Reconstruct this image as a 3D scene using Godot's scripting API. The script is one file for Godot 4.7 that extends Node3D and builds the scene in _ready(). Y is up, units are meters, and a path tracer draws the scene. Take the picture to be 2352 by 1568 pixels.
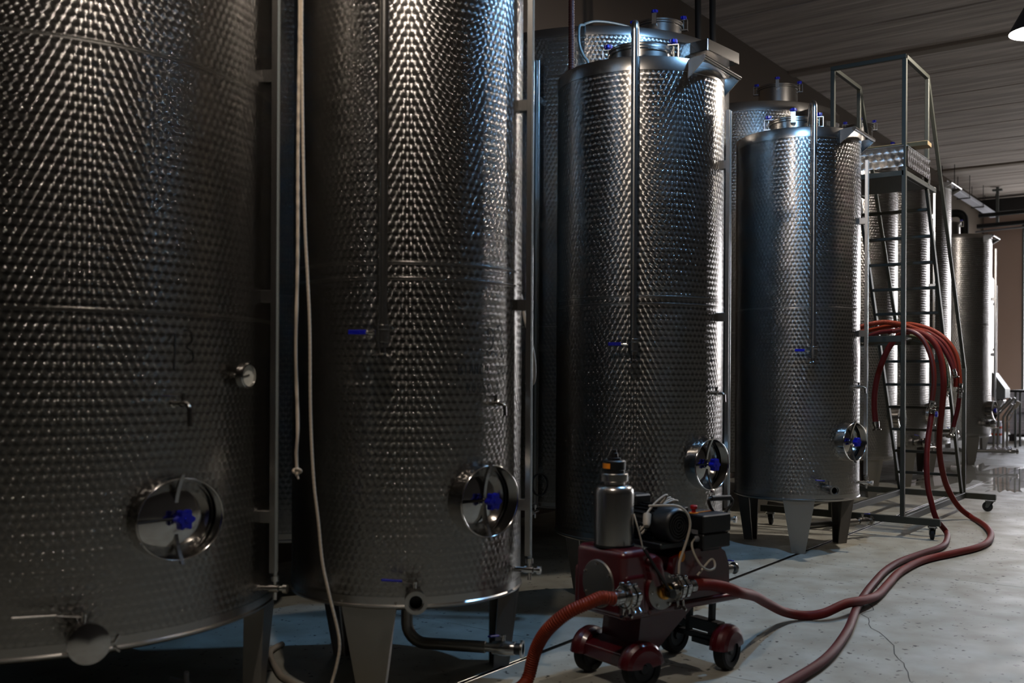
extends Node3D
# A wine cellar: a row of stainless tanks with a marbled finish, a pump on a trolley, a rolling access ladder and red hoses.
# x points across the aisle (tanks stand at -x), -z runs down the aisle, y is up, metres.

var M := {}
var used := {}


class B:
	var v := PackedVector3Array()
	var n := PackedVector3Array()
	var t := PackedVector2Array()
	var ix := PackedInt32Array()

	func add(p: Vector3, nn: Vector3, uv := Vector2.ZERO) -> int:
		v.append(p); n.append(nn); t.append(uv)
		return v.size() - 1

	func tri(a: int, b: int, c: int) -> void:
		var g := (v[b] - v[a]).cross(v[c] - v[a])
		if g.dot(n[a] + n[b] + n[c]) > 0.0:
			ix.append(a); ix.append(c); ix.append(b)
		else:
			ix.append(a); ix.append(b); ix.append(c)

	func quad(a: int, b: int, c: int, d: int) -> void:
		tri(a, b, c); tri(a, c, d)

	func poly(pts: Array, nn: Vector3) -> void:
		var first := v.size()
		for p in pts: add(p, nn, Vector2(p.x + p.z, p.y))
		for i in range(1, pts.size() - 1): tri(first, first + i, first + i + 1)

	func mesh() -> ArrayMesh:
		var a := []
		a.resize(Mesh.ARRAY_MAX)
		a[Mesh.ARRAY_VERTEX] = v; a[Mesh.ARRAY_NORMAL] = n; a[Mesh.ARRAY_TEX_UV] = t; a[Mesh.ARRAY_INDEX] = ix
		var m := ArrayMesh.new()
		m.add_surface_from_arrays(Mesh.PRIMITIVE_TRIANGLES, a)
		return m

	# a box with chamfered edges, centre c
	func box(c: Vector3, size: Vector3, basis := Basis(), ch := 0.003) -> B:
		var h := size / 2.0
		ch = minf(ch, minf(h.x, minf(h.y, h.z)) * 0.45)
		var X := Transform3D(basis, c)
		var axes := [Vector3.RIGHT, Vector3.UP, Vector3.BACK]
		for a in 3:
			var b := (a + 1) % 3
			var d := (a + 2) % 3
			for s in [-1.0, 1.0]:
				var pts := []
				for q in [[-1, -1], [1, -1], [1, 1], [-1, 1]]:
					var p := Vector3()
					p[a] = s * h[a]; p[b] = q[0] * (h[b] - ch); p[d] = q[1] * (h[d] - ch)
					pts.append(X * p)
				poly(pts, (basis * (axes[a] * s)).normalized())
				for s2 in [-1.0, 1.0]:  # the edge between faces a and b, along d
					var e := []
					for q in [[0, -1], [0, 1], [1, 1], [1, -1]]:
						var p := Vector3()
						p[a] = s * (h[a] - (0.0 if q[0] == 0 else ch)); p[b] = s2 * (h[b] - (ch if q[0] == 0 else 0.0)); p[d] = q[1] * (h[d] - ch)
						e.append(X * p)
					poly(e, (basis * (axes[a] * s + axes[b] * s2)).normalized())
		for sx in [-1.0, 1.0]:
			for sy in [-1.0, 1.0]:
				for sz in [-1.0, 1.0]:
					poly([X * Vector3(sx * h.x, sy * (h.y - ch), sz * (h.z - ch)), X * Vector3(sx * (h.x - ch), sy * h.y, sz * (h.z - ch)), X * Vector3(sx * (h.x - ch), sy * (h.y - ch), sz * h.z)], (basis * Vector3(sx, sy, sz)).normalized())
		return self

	# a box whose edges and corners are rounded with radius r
	func rbox(c: Vector3, size: Vector3, r: float, q := 5) -> B:
		var h := size / 2.0 - Vector3.ONE * r
		var rows := []
		for half in [1.0, -1.0]:
			for i in q + 1: rows.append([deg_to_rad(90.0 - 90.0 * i / q) if half > 0 else deg_to_rad(-90.0 * i / q), half])
		var cols := []
		for k in 4:
			for i in q + 1: cols.append([deg_to_rad(90.0 * k + 90.0 * i / q), 1.0 if k in [0, 3] else -1.0, 1.0 if k in [0, 1] else -1.0])
		var first := v.size()
		for a in rows:
			for b in cols:
				var d := Vector3(cos(a[0]) * cos(b[0]), sin(a[0]), cos(a[0]) * sin(b[0]))
				add(c + Vector3(h.x * b[1], h.y * a[1], h.z * b[2]) + d * r, d)
		var m := cols.size()
		for i in rows.size() - 1:
			for k in m:
				var k2 := (k + 1) % m
				quad(first + i * m + k, first + i * m + k2, first + (i + 1) * m + k2, first + (i + 1) * m + k)
		for e in [[0, Vector3.UP], [rows.size() - 1, Vector3.DOWN]]:
			poly([c + Vector3(h.x, 0, h.z) + e[1] * size.y / 2, c + Vector3(h.x, 0, -h.z) + e[1] * size.y / 2, c + Vector3(-h.x, 0, -h.z) + e[1] * size.y / 2, c + Vector3(-h.x, 0, h.z) + e[1] * size.y / 2], e[1])
		return self

	# a square bar from a to b
	func bar(a: Vector3, b: Vector3, w: float, hgt: float, up := Vector3.UP, ch := 0.003) -> B:
		var z := (b - a).normalized()
		var x := up.cross(z)
		if x.length() < 0.01: x = Vector3.RIGHT
		x = x.normalized()
		return box((a + b) / 2.0, Vector3(w, hgt, a.distance_to(b)), Basis(x, z.cross(x).normalized(), z), ch)

	# profile of (radius, height) turned about Y; su = texture repeats around, sv = repeats per metre of height
	func lathe(prof: Array, segs := 32, X := Transform3D(), su := 1.0, sv := 1.0, wob := 0.0, wseed := 0, oval := Vector2.ONE) -> B:
		var nz := FastNoiseLite.new()
		nz.seed = wseed; nz.frequency = 1.0
		var m := prof.size()
		var fl := []
		for i in m - 1:
			var d: Vector2 = prof[i + 1] - prof[i]
			fl.append(Vector2(d.y, -d.x).normalized())
		# which way is out: use the sign that makes the widest part face outwards
		var area := 0.0
		for i in m - 1: area += (prof[i].x + prof[i + 1].x) * (prof[i + 1].y - prof[i].y)
		var sg := 1.0 if area >= 0.0 else -1.0
		var len := 0.0
		for i in m - 1:
			var n0: Vector2 = fl[i]
			var n1: Vector2 = fl[i]
			if i > 0 and fl[i - 1].dot(fl[i]) > 0.8: n0 = (fl[i - 1] + fl[i]).normalized()
			if i < m - 2 and fl[i + 1].dot(fl[i]) > 0.8: n1 = (fl[i + 1] + fl[i]).normalized()
			var first := v.size()
			for k in segs + 1:
				var a := TAU * k / segs
				var sn := sin(a)
				var cs := cos(a)
				for e in 2:
					var p: Vector2 = prof[i + e]
					var nn := (n0 if e == 0 else n1) * sg
					var r := p.x
					if wob > 0.0: r += wob * nz.get_noise_3d(sn * 1.6, p.y * 0.9, cs * 1.6)
					var nv := Vector3(sn * nn.x / oval.x, nn.y, cs * nn.x / oval.y)
					if wob > 0.0:
						var q := 0.02
						var da := (nz.get_noise_3d(sin(a + q) * 1.6, p.y * 0.9, cos(a + q) * 1.6) - nz.get_noise_3d(sin(a - q) * 1.6, p.y * 0.9, cos(a - q) * 1.6)) * wob / (2.0 * q * maxf(p.x, 0.1))
						var dy := (nz.get_noise_3d(sn * 1.6, (p.y + q) * 0.9, cs * 1.6) - nz.get_noise_3d(sn * 1.6, (p.y - q) * 0.9, cs * 1.6)) * wob / (2.0 * q)
						nv += -Vector3(cs, 0, -sn) * da - Vector3(0, 1, 0) * dy
					add(X * Vector3(sn * r * oval.x, p.y, cs * r * oval.y), (X.basis * nv).normalized(), Vector2(su * k / segs, (p.y if absf(fl[i].x) > 0.3 else p.x) * sv))
			for k in segs:
				var b := first + k * 2
				if prof[i].x < 1e-5: tri(b, b + 1, b + 3)
				elif prof[i + 1].x < 1e-5: tri(b, b + 1, b + 2)
				else: quad(b, b + 1, b + 3, b + 2)
		return self

	# a round tube along points; rib > 0 makes rings of that height every `pitch` metres
	func tube(pts: Array, r: float, segs := 10, cap := true, rib := 0.0, pitch := 0.012) -> B:
		var m := pts.size()
		if m < 2: return self
		var T0: Vector3 = (pts[1] - pts[0]).normalized()
		var nn := T0.cross(Vector3.UP)
		if nn.length() < 0.1: nn = T0.cross(Vector3.RIGHT)
		nn = nn.normalized()
		var run := 0.0
		var first := v.size()
		var prev := T0
		for i in m:
			var T: Vector3 = (pts[mini(i + 1, m - 1)] - pts[maxi(i - 1, 0)]).normalized()
			var ax := prev.cross(T)
			if ax.length() > 1e-6: nn = nn.rotated(ax.normalized(), prev.angle_to(T))
			nn = (nn - T * nn.dot(T)).normalized()
			prev = T
			var bb := T.cross(nn)
			if i > 0: run += pts[i].distance_to(pts[i - 1])
			var ph := TAU * run / pitch
			var rr := r + rib * (0.5 + 0.5 * cos(ph))
			var slope := rib * 0.5 * sin(ph) * TAU / pitch if rib > 0.0 else 0.0
			for k in segs + 1:
				var a := TAU * k / segs
				var d := nn * cos(a) + bb * sin(a)
				add(pts[i] + d * rr, (d + T * slope).normalized(), Vector2(float(k) / segs, run))
		for i in m - 1:
			for k in segs:
				var b := first + i * (segs + 1) + k
				quad(b, b + 1, b + segs + 2, b + segs + 1)
		if cap:
			for e in [0, m - 1]:
				var q := []
				for k in segs: q.append(v[first + e * (segs + 1) + k])
				poly(q, (pts[0] - pts[1]).normalized() if e == 0 else (pts[m - 1] - pts[m - 2]).normalized())
		return self

	# a profile of (radius, along) swept about the x axis from angle a0 to a1 (degrees, 0 = forward +z, 90 = up)
	func arc_x(prof: Array, a0: float, a1: float, segs: int, at: Vector3) -> B:
		for i in prof.size() - 1:
			var d: Vector2 = prof[i + 1] - prof[i]
			var nn := Vector2(-d.y, d.x).normalized()
			if nn.dot(prof[i] - Vector2(0.03, 0)) < 0.0: nn = -nn
			var first := v.size()
			for k in segs + 1:
				var a := deg_to_rad(lerpf(a0, a1, float(k) / segs))
				var rad := Vector3(0, sin(a), cos(a))
				for e in 2: add(at + rad * prof[i + e].x + Vector3(prof[i + e].y, 0, 0), (rad * nn.x + Vector3(nn.y, 0, 0)).normalized())
			for k in segs:
				var b := first + 2 * k
				quad(b, b + 1, b + 3, b + 2)
		return self

	# a flat outline in X's xy plane, thick along X's z from 0 to depth
	func prism(outline: Array, depth: float, X := Transform3D()) -> B:
		var o := PackedVector2Array(outline)
		var idx := Geometry2D.triangulate_polygon(o)
		for e in 2:
			var first := v.size()
			for p in o: add(X * Vector3(p.x, p.y, depth * e), (X.basis.z * (1.0 if (e == 1) == (depth > 0) else -1.0)).normalized(), p)
			for i in range(0, idx.size(), 3): tri(first + idx[i], first + idx[i + 1], first + idx[i + 2])
		var cw := 0.0
		for i in o.size(): cw += o[i].cross(o[(i + 1) % o.size()])
		for i in o.size():
			var a := o[i]
			var b := o[(i + 1) % o.size()]
			var d := b - a
			var nn := Vector2(d.y, -d.x).normalized() * (1.0 if cw > 0 else -1.0)
			poly([X * Vector3(a.x, a.y, 0), X * Vector3(b.x, b.y, 0), X * Vector3(b.x, b.y, depth), X * Vector3(a.x, a.y, depth)], (X.basis * Vector3(nn.x, nn.y, 0)).normalized())
		return self


# ---------------------------------------------------------------- naming and tagging
func numbered(called: String) -> String:
	used[called] = used.get(called, -1) + 1
	return called if used[called] == 0 else "%s_%03d" % [called, used[called]]


func tag(o: Node, label: String, category: String, group := "") -> Node:
	if label: o.set_meta("label", label)
	if category: o.set_meta("category", category)
	if group: o.set_meta("group", group)
	return o


func thing(called: String, label: String, category: String, at := Vector3.ZERO, turn := 0.0, group := "") -> Node3D:
	var o := Node3D.new()
	o.name = numbered(called)
	add_child(o)
	o.position = at
	o.rotation.y = turn
	tag(o, label, category, group)
	return o


func obj(called: String, b: B, mat: Material, parent: Node = self, label := "") -> MeshInstance3D:
	return objm(called, b.mesh(), mat, parent, label)


func objm(called: String, m: Mesh, mat: Material, parent: Node = self, label := "") -> MeshInstance3D:
	var o := MeshInstance3D.new()
	o.name = numbered(called) if parent == self else called
	o.mesh = m
	o.material_override = mat
	parent.add_child(o, true)
	if label: o.set_meta("label", label)
	return o


func struct(called: String, b: B, mat: Material, parent: Node = self) -> MeshInstance3D:
	var o := obj(called, b, mat, parent)
	if parent == self: o.set_meta("kind", "structure")
	return o


func group_part(called: String, parent: Node, X := Transform3D()) -> Node3D:
	var o := Node3D.new()
	o.name = called
	parent.add_child(o, true)
	o.transform = X
	return o


# ---------------------------------------------------------------- materials
func mat(col: Color, rough := 0.5, metal := 0.0) -> StandardMaterial3D:
	var m := StandardMaterial3D.new()
	m.albedo_color = col
	m.roughness = rough
	m.metallic = metal
	return m


func noise_tex(freq: float, sd: int, lo: Color, hi: Color, size := 512, oct := 4, stretch := 1.0) -> NoiseTexture2D:
	var nz := FastNoiseLite.new()
	nz.seed = sd
	nz.frequency = freq
	nz.fractal_octaves = oct
	var g := Gradient.new()
	g.set_color(0, lo); g.set_color(1, hi)
	var t := NoiseTexture2D.new()
	t.width = size; t.height = size
	t.seamless = true
	t.noise = nz
	t.color_ramp = g
	return t


# the marbled finish: overlapping discs ground in rows, each with rings of its own slope
func perlage_normal(amp: float) -> ImageTexture:
	var W := 192
	var Hh := 384
	var rng := RandomNumberGenerator.new()
	rng.seed = 77
	var rings := []
	for d in 2:
		var a := PackedFloat32Array()
		var u := rng.randf()
		for i in 200:  # slopes spread evenly along each radius, most of them small
			u = fmod(u + 0.61803398875, 1.0)
			var q := (u - 0.5) * 2.0
			a.append(clampf(-amp * signf(q) * log(maxf(1.0 - absf(q), 0.004)), -1.3, 1.3))
		rings.append(a)
	var im := Image.create(W, Hh, false, Image.FORMAT_RGBF)
	var R := 0.665
	for y in Hh:
		for x in W:
			var px := float(x) / W
			var py := 2.0 * float(y) / Hh  # in disc pitches, 0 at the top of the image
			var best := Vector3.ZERO
			var s := 0.0
			# earlier discs lie on top: the upper row over the lower, and within a row the left over the right
			for row in [-1, 0, 1, 2, 3]:
				var done := false
				for col in [-1, 0, 1, 2]:
					var cx: float = col + (0.5 if posmod(row, 2) == 1 else 0.0)
					var dx := px - cx
					var dy: float = py - row
					var r := sqrt(dx * dx + dy * dy)
					if r < R:
						s = rings[posmod(row, 2)][int(r / R * 110.0)]
						if r > R - 0.03: s += 0.12
						if r > 0.001: best = Vector3(dx / r, -dy / r, 0)
						done = true
						break
				if done: break
			var nn := Vector3(best.x * s, best.y * s, 1.0).normalized()
			im.set_pixel(x, y, Color(nn.x * 0.5 + 0.5, nn.y * 0.5 + 0.5, nn.z * 0.5 + 0.5))
	return ImageTexture.create_from_image(im)


func make_materials() -> void:
	var pn := perlage_normal(0.17)
	M.perl = mat(Color(0.60, 0.59, 0.575), 0.20, 1.0)
	M.perl.texture_filter = BaseMaterial3D.TEXTURE_FILTER_NEAREST
	M.perl.normal_enabled = true
	M.perl.normal_texture = pn
	M.perl.normal_scale = 1.0
	M.steel = mat(Color(0.66, 0.65, 0.635), 0.27, 1.0)
	M.dull = mat(Color(0.56, 0.55, 0.53), 0.42, 1.0)
	M.polish = mat(Color(0.74, 0.73, 0.715), 0.13, 1.0)
	M.leg = mat(Color(0.6, 0.585, 0.56), 0.45, 1.0)
	M.dark_steel = mat(Color(0.16, 0.155, 0.15), 0.55, 0.6)
	M.blue = mat(Color(0.03, 0.06, 0.55), 0.35)
	M.black = mat(Color(0.035, 0.035, 0.037), 0.45)
	M.rubber = mat(Color(0.03, 0.03, 0.03), 0.75)
	M.glass = mat(Color(0.9, 0.95, 0.95, 0.15), 0.05)
	M.glass.transparency = BaseMaterial3D.TRANSPARENCY_ALPHA
	M.red = mat(Color(0.27, 0.004, 0.04), 0.35)
	M.red.clearcoat_enabled = true
	M.red.clearcoat = 0.6
	M.red.clearcoat_roughness = 0.12
	M.hose = mat(Color(0.37, 0.095, 0.07), 0.62)
	M.hose_dark = mat(Color(0.30, 0.06, 0.055), 0.6)
	M.hose_orange = mat(Color(0.46, 0.17, 0.09), 0.5)
	for h in [M.hose, M.hose_dark, M.hose_orange]: h.metallic_specular = 0.3
	M.hose_brown = mat(Color(0.34, 0.09, 0.06), 0.45)
	M.hose_green = mat(Color(0.24, 0.27, 0.17), 0.45)
	M.cable = mat(Color(0.66, 0.62, 0.56), 0.5)
	M.rope = mat(Color(0.76, 0.70, 0.62), 0.85)
	M.ink = mat(Color(0.02, 0.02, 0.022), 0.7)
	M.yellow = mat(Color(0.85, 0.5, 0.02), 0.5)
	M.ebutton = mat(Color(0.6, 0.03, 0.02), 0.4)
	M.brass = mat(Color(0.7, 0.5, 0.22), 0.25, 1.0)
	M.galv = mat(Color(0.40, 0.41, 0.40), 0.5, 0.9)
	M.ladder = mat(Color(0.21, 0.215, 0.19), 0.5, 0.5)
	M.wood = mat(Color(0.42, 0.36, 0.24), 0.8)
	M.white_plastic = mat(Color(0.82, 0.82, 0.86), 0.45)
	M.dial = mat(Color(0.85, 0.85, 0.82), 0.4)
	M.lamp_white = mat(Color(0.9, 0.9, 0.9), 0.5)
	M.lamp_out = mat(Color(0.08, 0.08, 0.075), 0.5)
	M.orange = mat(Color(0.8, 0.3, 0.06), 0.6)
	M.grey = mat(Color(0.4, 0.4, 0.41), 0.5)
	# concrete: floor paint, ceiling slabs, plaster
	M.floor = mat(Color(0.66, 0.665, 0.635), 0.42)
	M.floor.albedo_texture = noise_tex(0.006, 5, Color(0.80, 0.77, 0.72), Color(1.0, 1.0, 0.99), 1024, 6)
	M.floor.uv1_triplanar = true; M.floor.uv1_world_triplanar = true
	M.floor.uv1_scale = Vector3.ONE * 0.4
	M.floor.roughness_texture = noise_tex(0.01, 8, Color(0.5, 0.5, 0.5), Color(0.9, 0.9, 0.9), 512, 5)
	M.floor.roughness = 0.75
	var sp := noise_tex(0.035, 21, Color(0.25, 0.24, 0.22), Color(1, 1, 1), 1024, 3)
	var gs: Gradient = sp.color_ramp
	gs.set_offset(0, 0.15); gs.set_offset(1, 0.20)
	M.floor.detail_enabled = true
	M.floor.detail_blend_mode = BaseMaterial3D.BLEND_MODE_MUL
	M.floor.detail_albedo = sp
	M.ceiling = mat(Color(0.80, 0.755, 0.72), 0.9)
	M.ceiling.albedo_texture = noise_tex(0.012, 11, Color(0.72, 0.70, 0.69), Color(1, 1, 1), 512, 4)
	M.ceiling.uv1_triplanar = true; M.ceiling.uv1_world_triplanar = true
	M.ceiling.uv1_scale = Vector3(0.06, 0.6, 0.8)
	M.ceiling.heightmap_enabled = true
	M.ceiling.heightmap_texture = noise_tex(0.02, 12, Color(0, 0, 0), Color(1, 1, 1), 512, 3)
	M.ceiling.heightmap_scale = 0.7
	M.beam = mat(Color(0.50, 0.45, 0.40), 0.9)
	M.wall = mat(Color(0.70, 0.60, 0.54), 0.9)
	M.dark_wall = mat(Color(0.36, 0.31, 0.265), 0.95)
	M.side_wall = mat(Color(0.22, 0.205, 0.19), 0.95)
	M.gap = mat(Color(0.03, 0.03, 0.03), 0.9)


# ---------------------------------------------------------------- tank pieces
func polar(th: float, r: float, y: float) -> Vector3:
	var a := deg_to_rad(th)
	return Vector3(sin(a) * r, y, cos(a) * r)


# a frame on the tank's skin: x to the right as seen from outside, y up, z outwards
func skin(th: float, r: float, y: float) -> Transform3D:
	var a := deg_to_rad(th)
	return Transform3D(Basis(Vector3(cos(a), 0, -sin(a)), Vector3.UP, Vector3(sin(a), 0, cos(a))), polar(th, r, y))


# turns a lathe's axis (Y) to point along z
func along_z(at := Vector3.ZERO) -> Transform3D:
	return Transform3D(Basis(Vector3.RIGHT, Vector3(0, 0, 1), Vector3(0, -1, 0)), at)


func along_x(at := Vector3.ZERO) -> Transform3D:
	return Transform3D(Basis(Vector3(0, -1, 0), Vector3(1, 0, 0), Vector3(0, 0, 1)), at)


func knob_mesh(r: float) -> B:  # a star knob, axis along z
	var o := []
	for k in 48:
		var a := TAU * k / 48.0
		o.append(Vector2(cos(a), sin(a)) * r * (0.86 + 0.14 * cos(6.0 * a)))
	var b := B.new()
	b.prism(o, r * 0.62, Transform3D(Basis(), Vector3(0, 0, r * 0.45)))
	var o2 := []
	for p in o: o2.append(p * 0.86)
	b.prism(o2, r * 0.80, Transform3D(Basis(), Vector3(0, 0, r * 0.36)))
	b.lathe([Vector2(0, 0), Vector2(r * 0.45, 0), Vector2(r * 0.5, r * 0.5)], 16, along_z())
	b.lathe([Vector2(r * 0.22, r * 1.16), Vector2(r * 0.22, r * 1.24), Vector2(0, r * 1.24)], 14, along_z())
	return b


func manway(tank: Node3D, th: float, R: float, y: float, a := 0.205, bb := 0.165, out := 0.085) -> void:
	var g := group_part("manway", tank, skin(th, R, y))
	var sag := R - sqrt(R * R - a * a)  # how far the skin falls back at the ring's sides
	var ov := Vector2(a, bb)
	# outer ring wall, follows back to the skin
	var ring := B.new()
	ring.lathe([Vector2(1.0, -sag - 0.01), Vector2(1.0, out - 0.006), Vector2(0.985, out), Vector2(0.965, out), Vector2(0.95, out - 0.006), Vector2(0.95, -0.03)], 56, along_z(), 1.0, 1.0, 0.0, 0, ov)
	obj("neck_ring", ring, M.polish, g)
	var door := B.new()
	door.lathe([Vector2(0.95, -0.03), Vector2(0.90, -0.03), Vector2(0.885, -0.012), Vector2(0.86, -0.010), Vector2(0.5, 0.010), Vector2(0.0, 0.018)], 48, along_z(), 1.0, 1.0, 0.0, 0, ov)
	obj("door", door, M.polish, g)
	var gasket := B.new()
	gasket.lathe([Vector2(0.94, -0.012), Vector2(0.91, -0.004), Vector2(0.885, -0.010)], 48, along_z(), 1.0, 1.0, 0.0, 0, ov)
	obj("gasket", gasket, M.rubber, g)
	# the bowed clamping bar from rim to rim
	var bowp := []
	var bowq := []
	for i in 21:
		var s := -1.0 + 0.1 * i
		var z := out + 0.010 - 0.055 * (1.0 - s * s)
		bowp.append(Vector2(s * (bb + 0.012), z))
		bowq.push_front(Vector2(s * (bb + 0.012), z - 0.012 - 0.010 * (1.0 - s * s)))
	var bow := B.new()
	var Xb := Transform3D(Basis(Vector3.UP, Vector3(0, 0, 1), Vector3.RIGHT), Vector3(-0.008, 0, 0))
	bow.prism(bowp + bowq, 0.016, Xb)
	obj("clamp_bar", bow, M.steel, g)
	var bolt := B.new()
	bolt.lathe([Vector2(0.0, 0.0), Vector2(0.03, 0.0), Vector2(0.03, 0.018), Vector2(0.011, 0.022), Vector2(0.011, out + 0.03)], 16, along_z())
	obj("bolt", bolt, M.polish, g)
	var rod := B.new()
	rod.bar(Vector3(-a * 0.93, 0, out * 0.45), Vector3(0, 0, out * 0.45), 0.008, 0.008)
	obj("hinge_rod", rod, M.dark_steel, g)
	var k := obj("knob", knob_mesh(0.043), M.blue, g, "blue plastic star knob")
	k.position = Vector3(0, 0, out - 0.018)


func level_gauge(tank: Node3D, th: float, R: float, y0: float, y1: float, glass_w := 0.010) -> void:
	var g := group_part("level_gauge", tank, skin(th, R, 0.0))
	var ch := B.new()
	ch.box(Vector3(0, (y0 + y1) / 2, 0.045), Vector3(0.042, y1 - y0, 0.004), Basis(), 0.001)
	ch.box(Vector3(-0.021, (y0 + y1) / 2, 0.056), Vector3(0.004, y1 - y0, 0.026), Basis(), 0.001)
	ch.box(Vector3(0.021, (y0 + y1) / 2, 0.056), Vector3(0.004, y1 - y0, 0.026), Basis(), 0.001)
	obj("channel", ch, M.steel, g)
	var tb := B.new()
	tb.tube([Vector3(0, y0 - 0.02, 0.064), Vector3(0, y1, 0.064)], glass_w, 12)
	obj("sight_tube", tb, M.glass, g)
	var y := y0 + 0.25
	while y < y1:
		obj("bracket", B.new().box(Vector3(0, y, 0.012), Vector3(0.045, 0.055, 0.066), Basis(), 0.002), M.steel, g)
		y += 0.98
	var va := B.new()
	va.lathe([Vector2(0, 0.0), Vector2(0.013, 0.0), Vector2(0.013, 0.04), Vector2(0.019, 0.042), Vector2(0.019, 0.085), Vector2(0.012, 0.09), Vector2(0.012, 0.105), Vector2(0.022, 0.107), Vector2(0.022, 0.125), Vector2(0, 0.127)], 14, along_z(Vector3(0, y0 - 0.07, -0.005)))
	va.lathe([Vector2(0.010, -0.05), Vector2(0.010, 0.03), Vector2(0.019, 0.032), Vector2(0.019, 0.055), Vector2(0, 0.057)], 14, Transform3D(Basis(), Vector3(0, y0 - 0.07, 0.062)))
	obj("gauge_valve", va, M.polish, g)


func ball_valve(parent: Node3D, X: Transform3D, r := 0.026, lever := Vector3(-1, 0.1, 0), capped := false, lever_mat: Material = null, lever_len := 0.13) -> void:
	# axis along local z, outlet at the far end
	var g := group_part("outlet_valve", parent, X)
	var b := B.new()
	b.lathe([Vector2(r * 0.8, -0.03), Vector2(r * 0.8, 0.035), Vector2(r * 1.15, 0.037), Vector2(r * 1.2, 0.065), Vector2(r * 1.3, 0.075), Vector2(r * 1.3, 0.115), Vector2(r * 1.2, 0.125), Vector2(r * 1.15, 0.15), Vector2(r * 0.85, 0.152), Vector2(r * 0.85, 0.175), Vector2(r * 1.5, 0.182), Vector2(r * 1.5, 0.192), Vector2(r * 1.0, 0.192)], 24, along_z())
	obj("valve_body", b, M.steel, g)
	var bore := B.new()
	bore.lathe([Vector2(r * 1.0, 0.192), Vector2(r * 0.95, 0.12), Vector2(0, 0.12)], 20, along_z())
	if capped:
		bore = B.new()
		bore.lathe([Vector2(r * 1.62, 0.180), Vector2(r * 1.62, 0.200), Vector2(r * 1.2, 0.206), Vector2(0, 0.209)], 24, along_z())
		obj("end_cap", bore, M.polish, g)
		var clamp := B.new()
		clamp.tube([Vector3(r * 1.5, -0.01, 0.19), Vector3(r * 1.95, -0.005, 0.19), Vector3(r * 2.3, 0.02, 0.19)], 0.007, 8)
		clamp.tube([Vector3(r * 1.9, -0.02, 0.19), Vector3(r * 2.35, -0.04, 0.19)], 0.006, 8)
		obj("clamp_wing", clamp, M.polish, g)
	else:
		obj("bore", bore, M.black, g)
	var st := B.new()
	st.lathe([Vector2(0.010, 0), Vector2(0.010, r * 1.2 + 0.018), Vector2(0.013, r * 1.2 + 0.02), Vector2(0.013, r * 1.2 + 0.032), Vector2(0, r * 1.2 + 0.034)], 12, Transform3D(Basis(), Vector3(0, 0, 0.09)))
	obj("stem", st, M.polish, g)
	var top := Vector3(0, r * 1.2 + 0.02, 0.09)
	var d := lever.normalized()
	obj("lever", B.new().bar(top, top + d * (lever_len * 0.45) + Vector3(0, 0.012, 0), 0.014, 0.004), M.steel, g)
	obj("lever_grip", B.new().bar(top + d * (lever_len * 0.38) + Vector3(0, 0.012, 0), top + d * lever_len + Vector3(0, 0.012, 0), 0.02, 0.009, Vector3.UP, 0.003), lever_mat if lever_mat else M.blue, g, "blue lever grip" if lever_mat == null else "")


func sample_tap(tank: Node3D, th: float, R: float, y: float) -> void:
	var g := group_part("sample_tap", tank, skin(th, R, y))
	var b := B.new()
	b.lathe([Vector2(0.011, -0.03), Vector2(0.011, 0.022), Vector2(0.016, 0.024), Vector2(0.016, 0.046), Vector2(0.010, 0.05), Vector2(0.010, 0.07)], 12, along_z())
	b.tube([Vector3(0, 0, 0.068), Vector3(0, -0.002, 0.082), Vector3(0, -0.012, 0.092), Vector3(0, -0.055, 0.094)], 0.009, 10)
	obj("tap_body", b, M.polish, g)
	b = B.new()
	b.lathe([Vector2(0.008, 0.0), Vector2(0.008, 0.03), Vector2(0.012, 0.031), Vector2(0.012, 0.038), Vector2(0, 0.04)], 10, Transform3D(Basis(), Vector3(0, 0, 0.035)))
	b.bar(Vector3(0, 0.034, 0.036), Vector3(-0.02, 0.034, -0.03), 0.009, 0.006)
	obj("tap_lever", b, M.polish, g)


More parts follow.
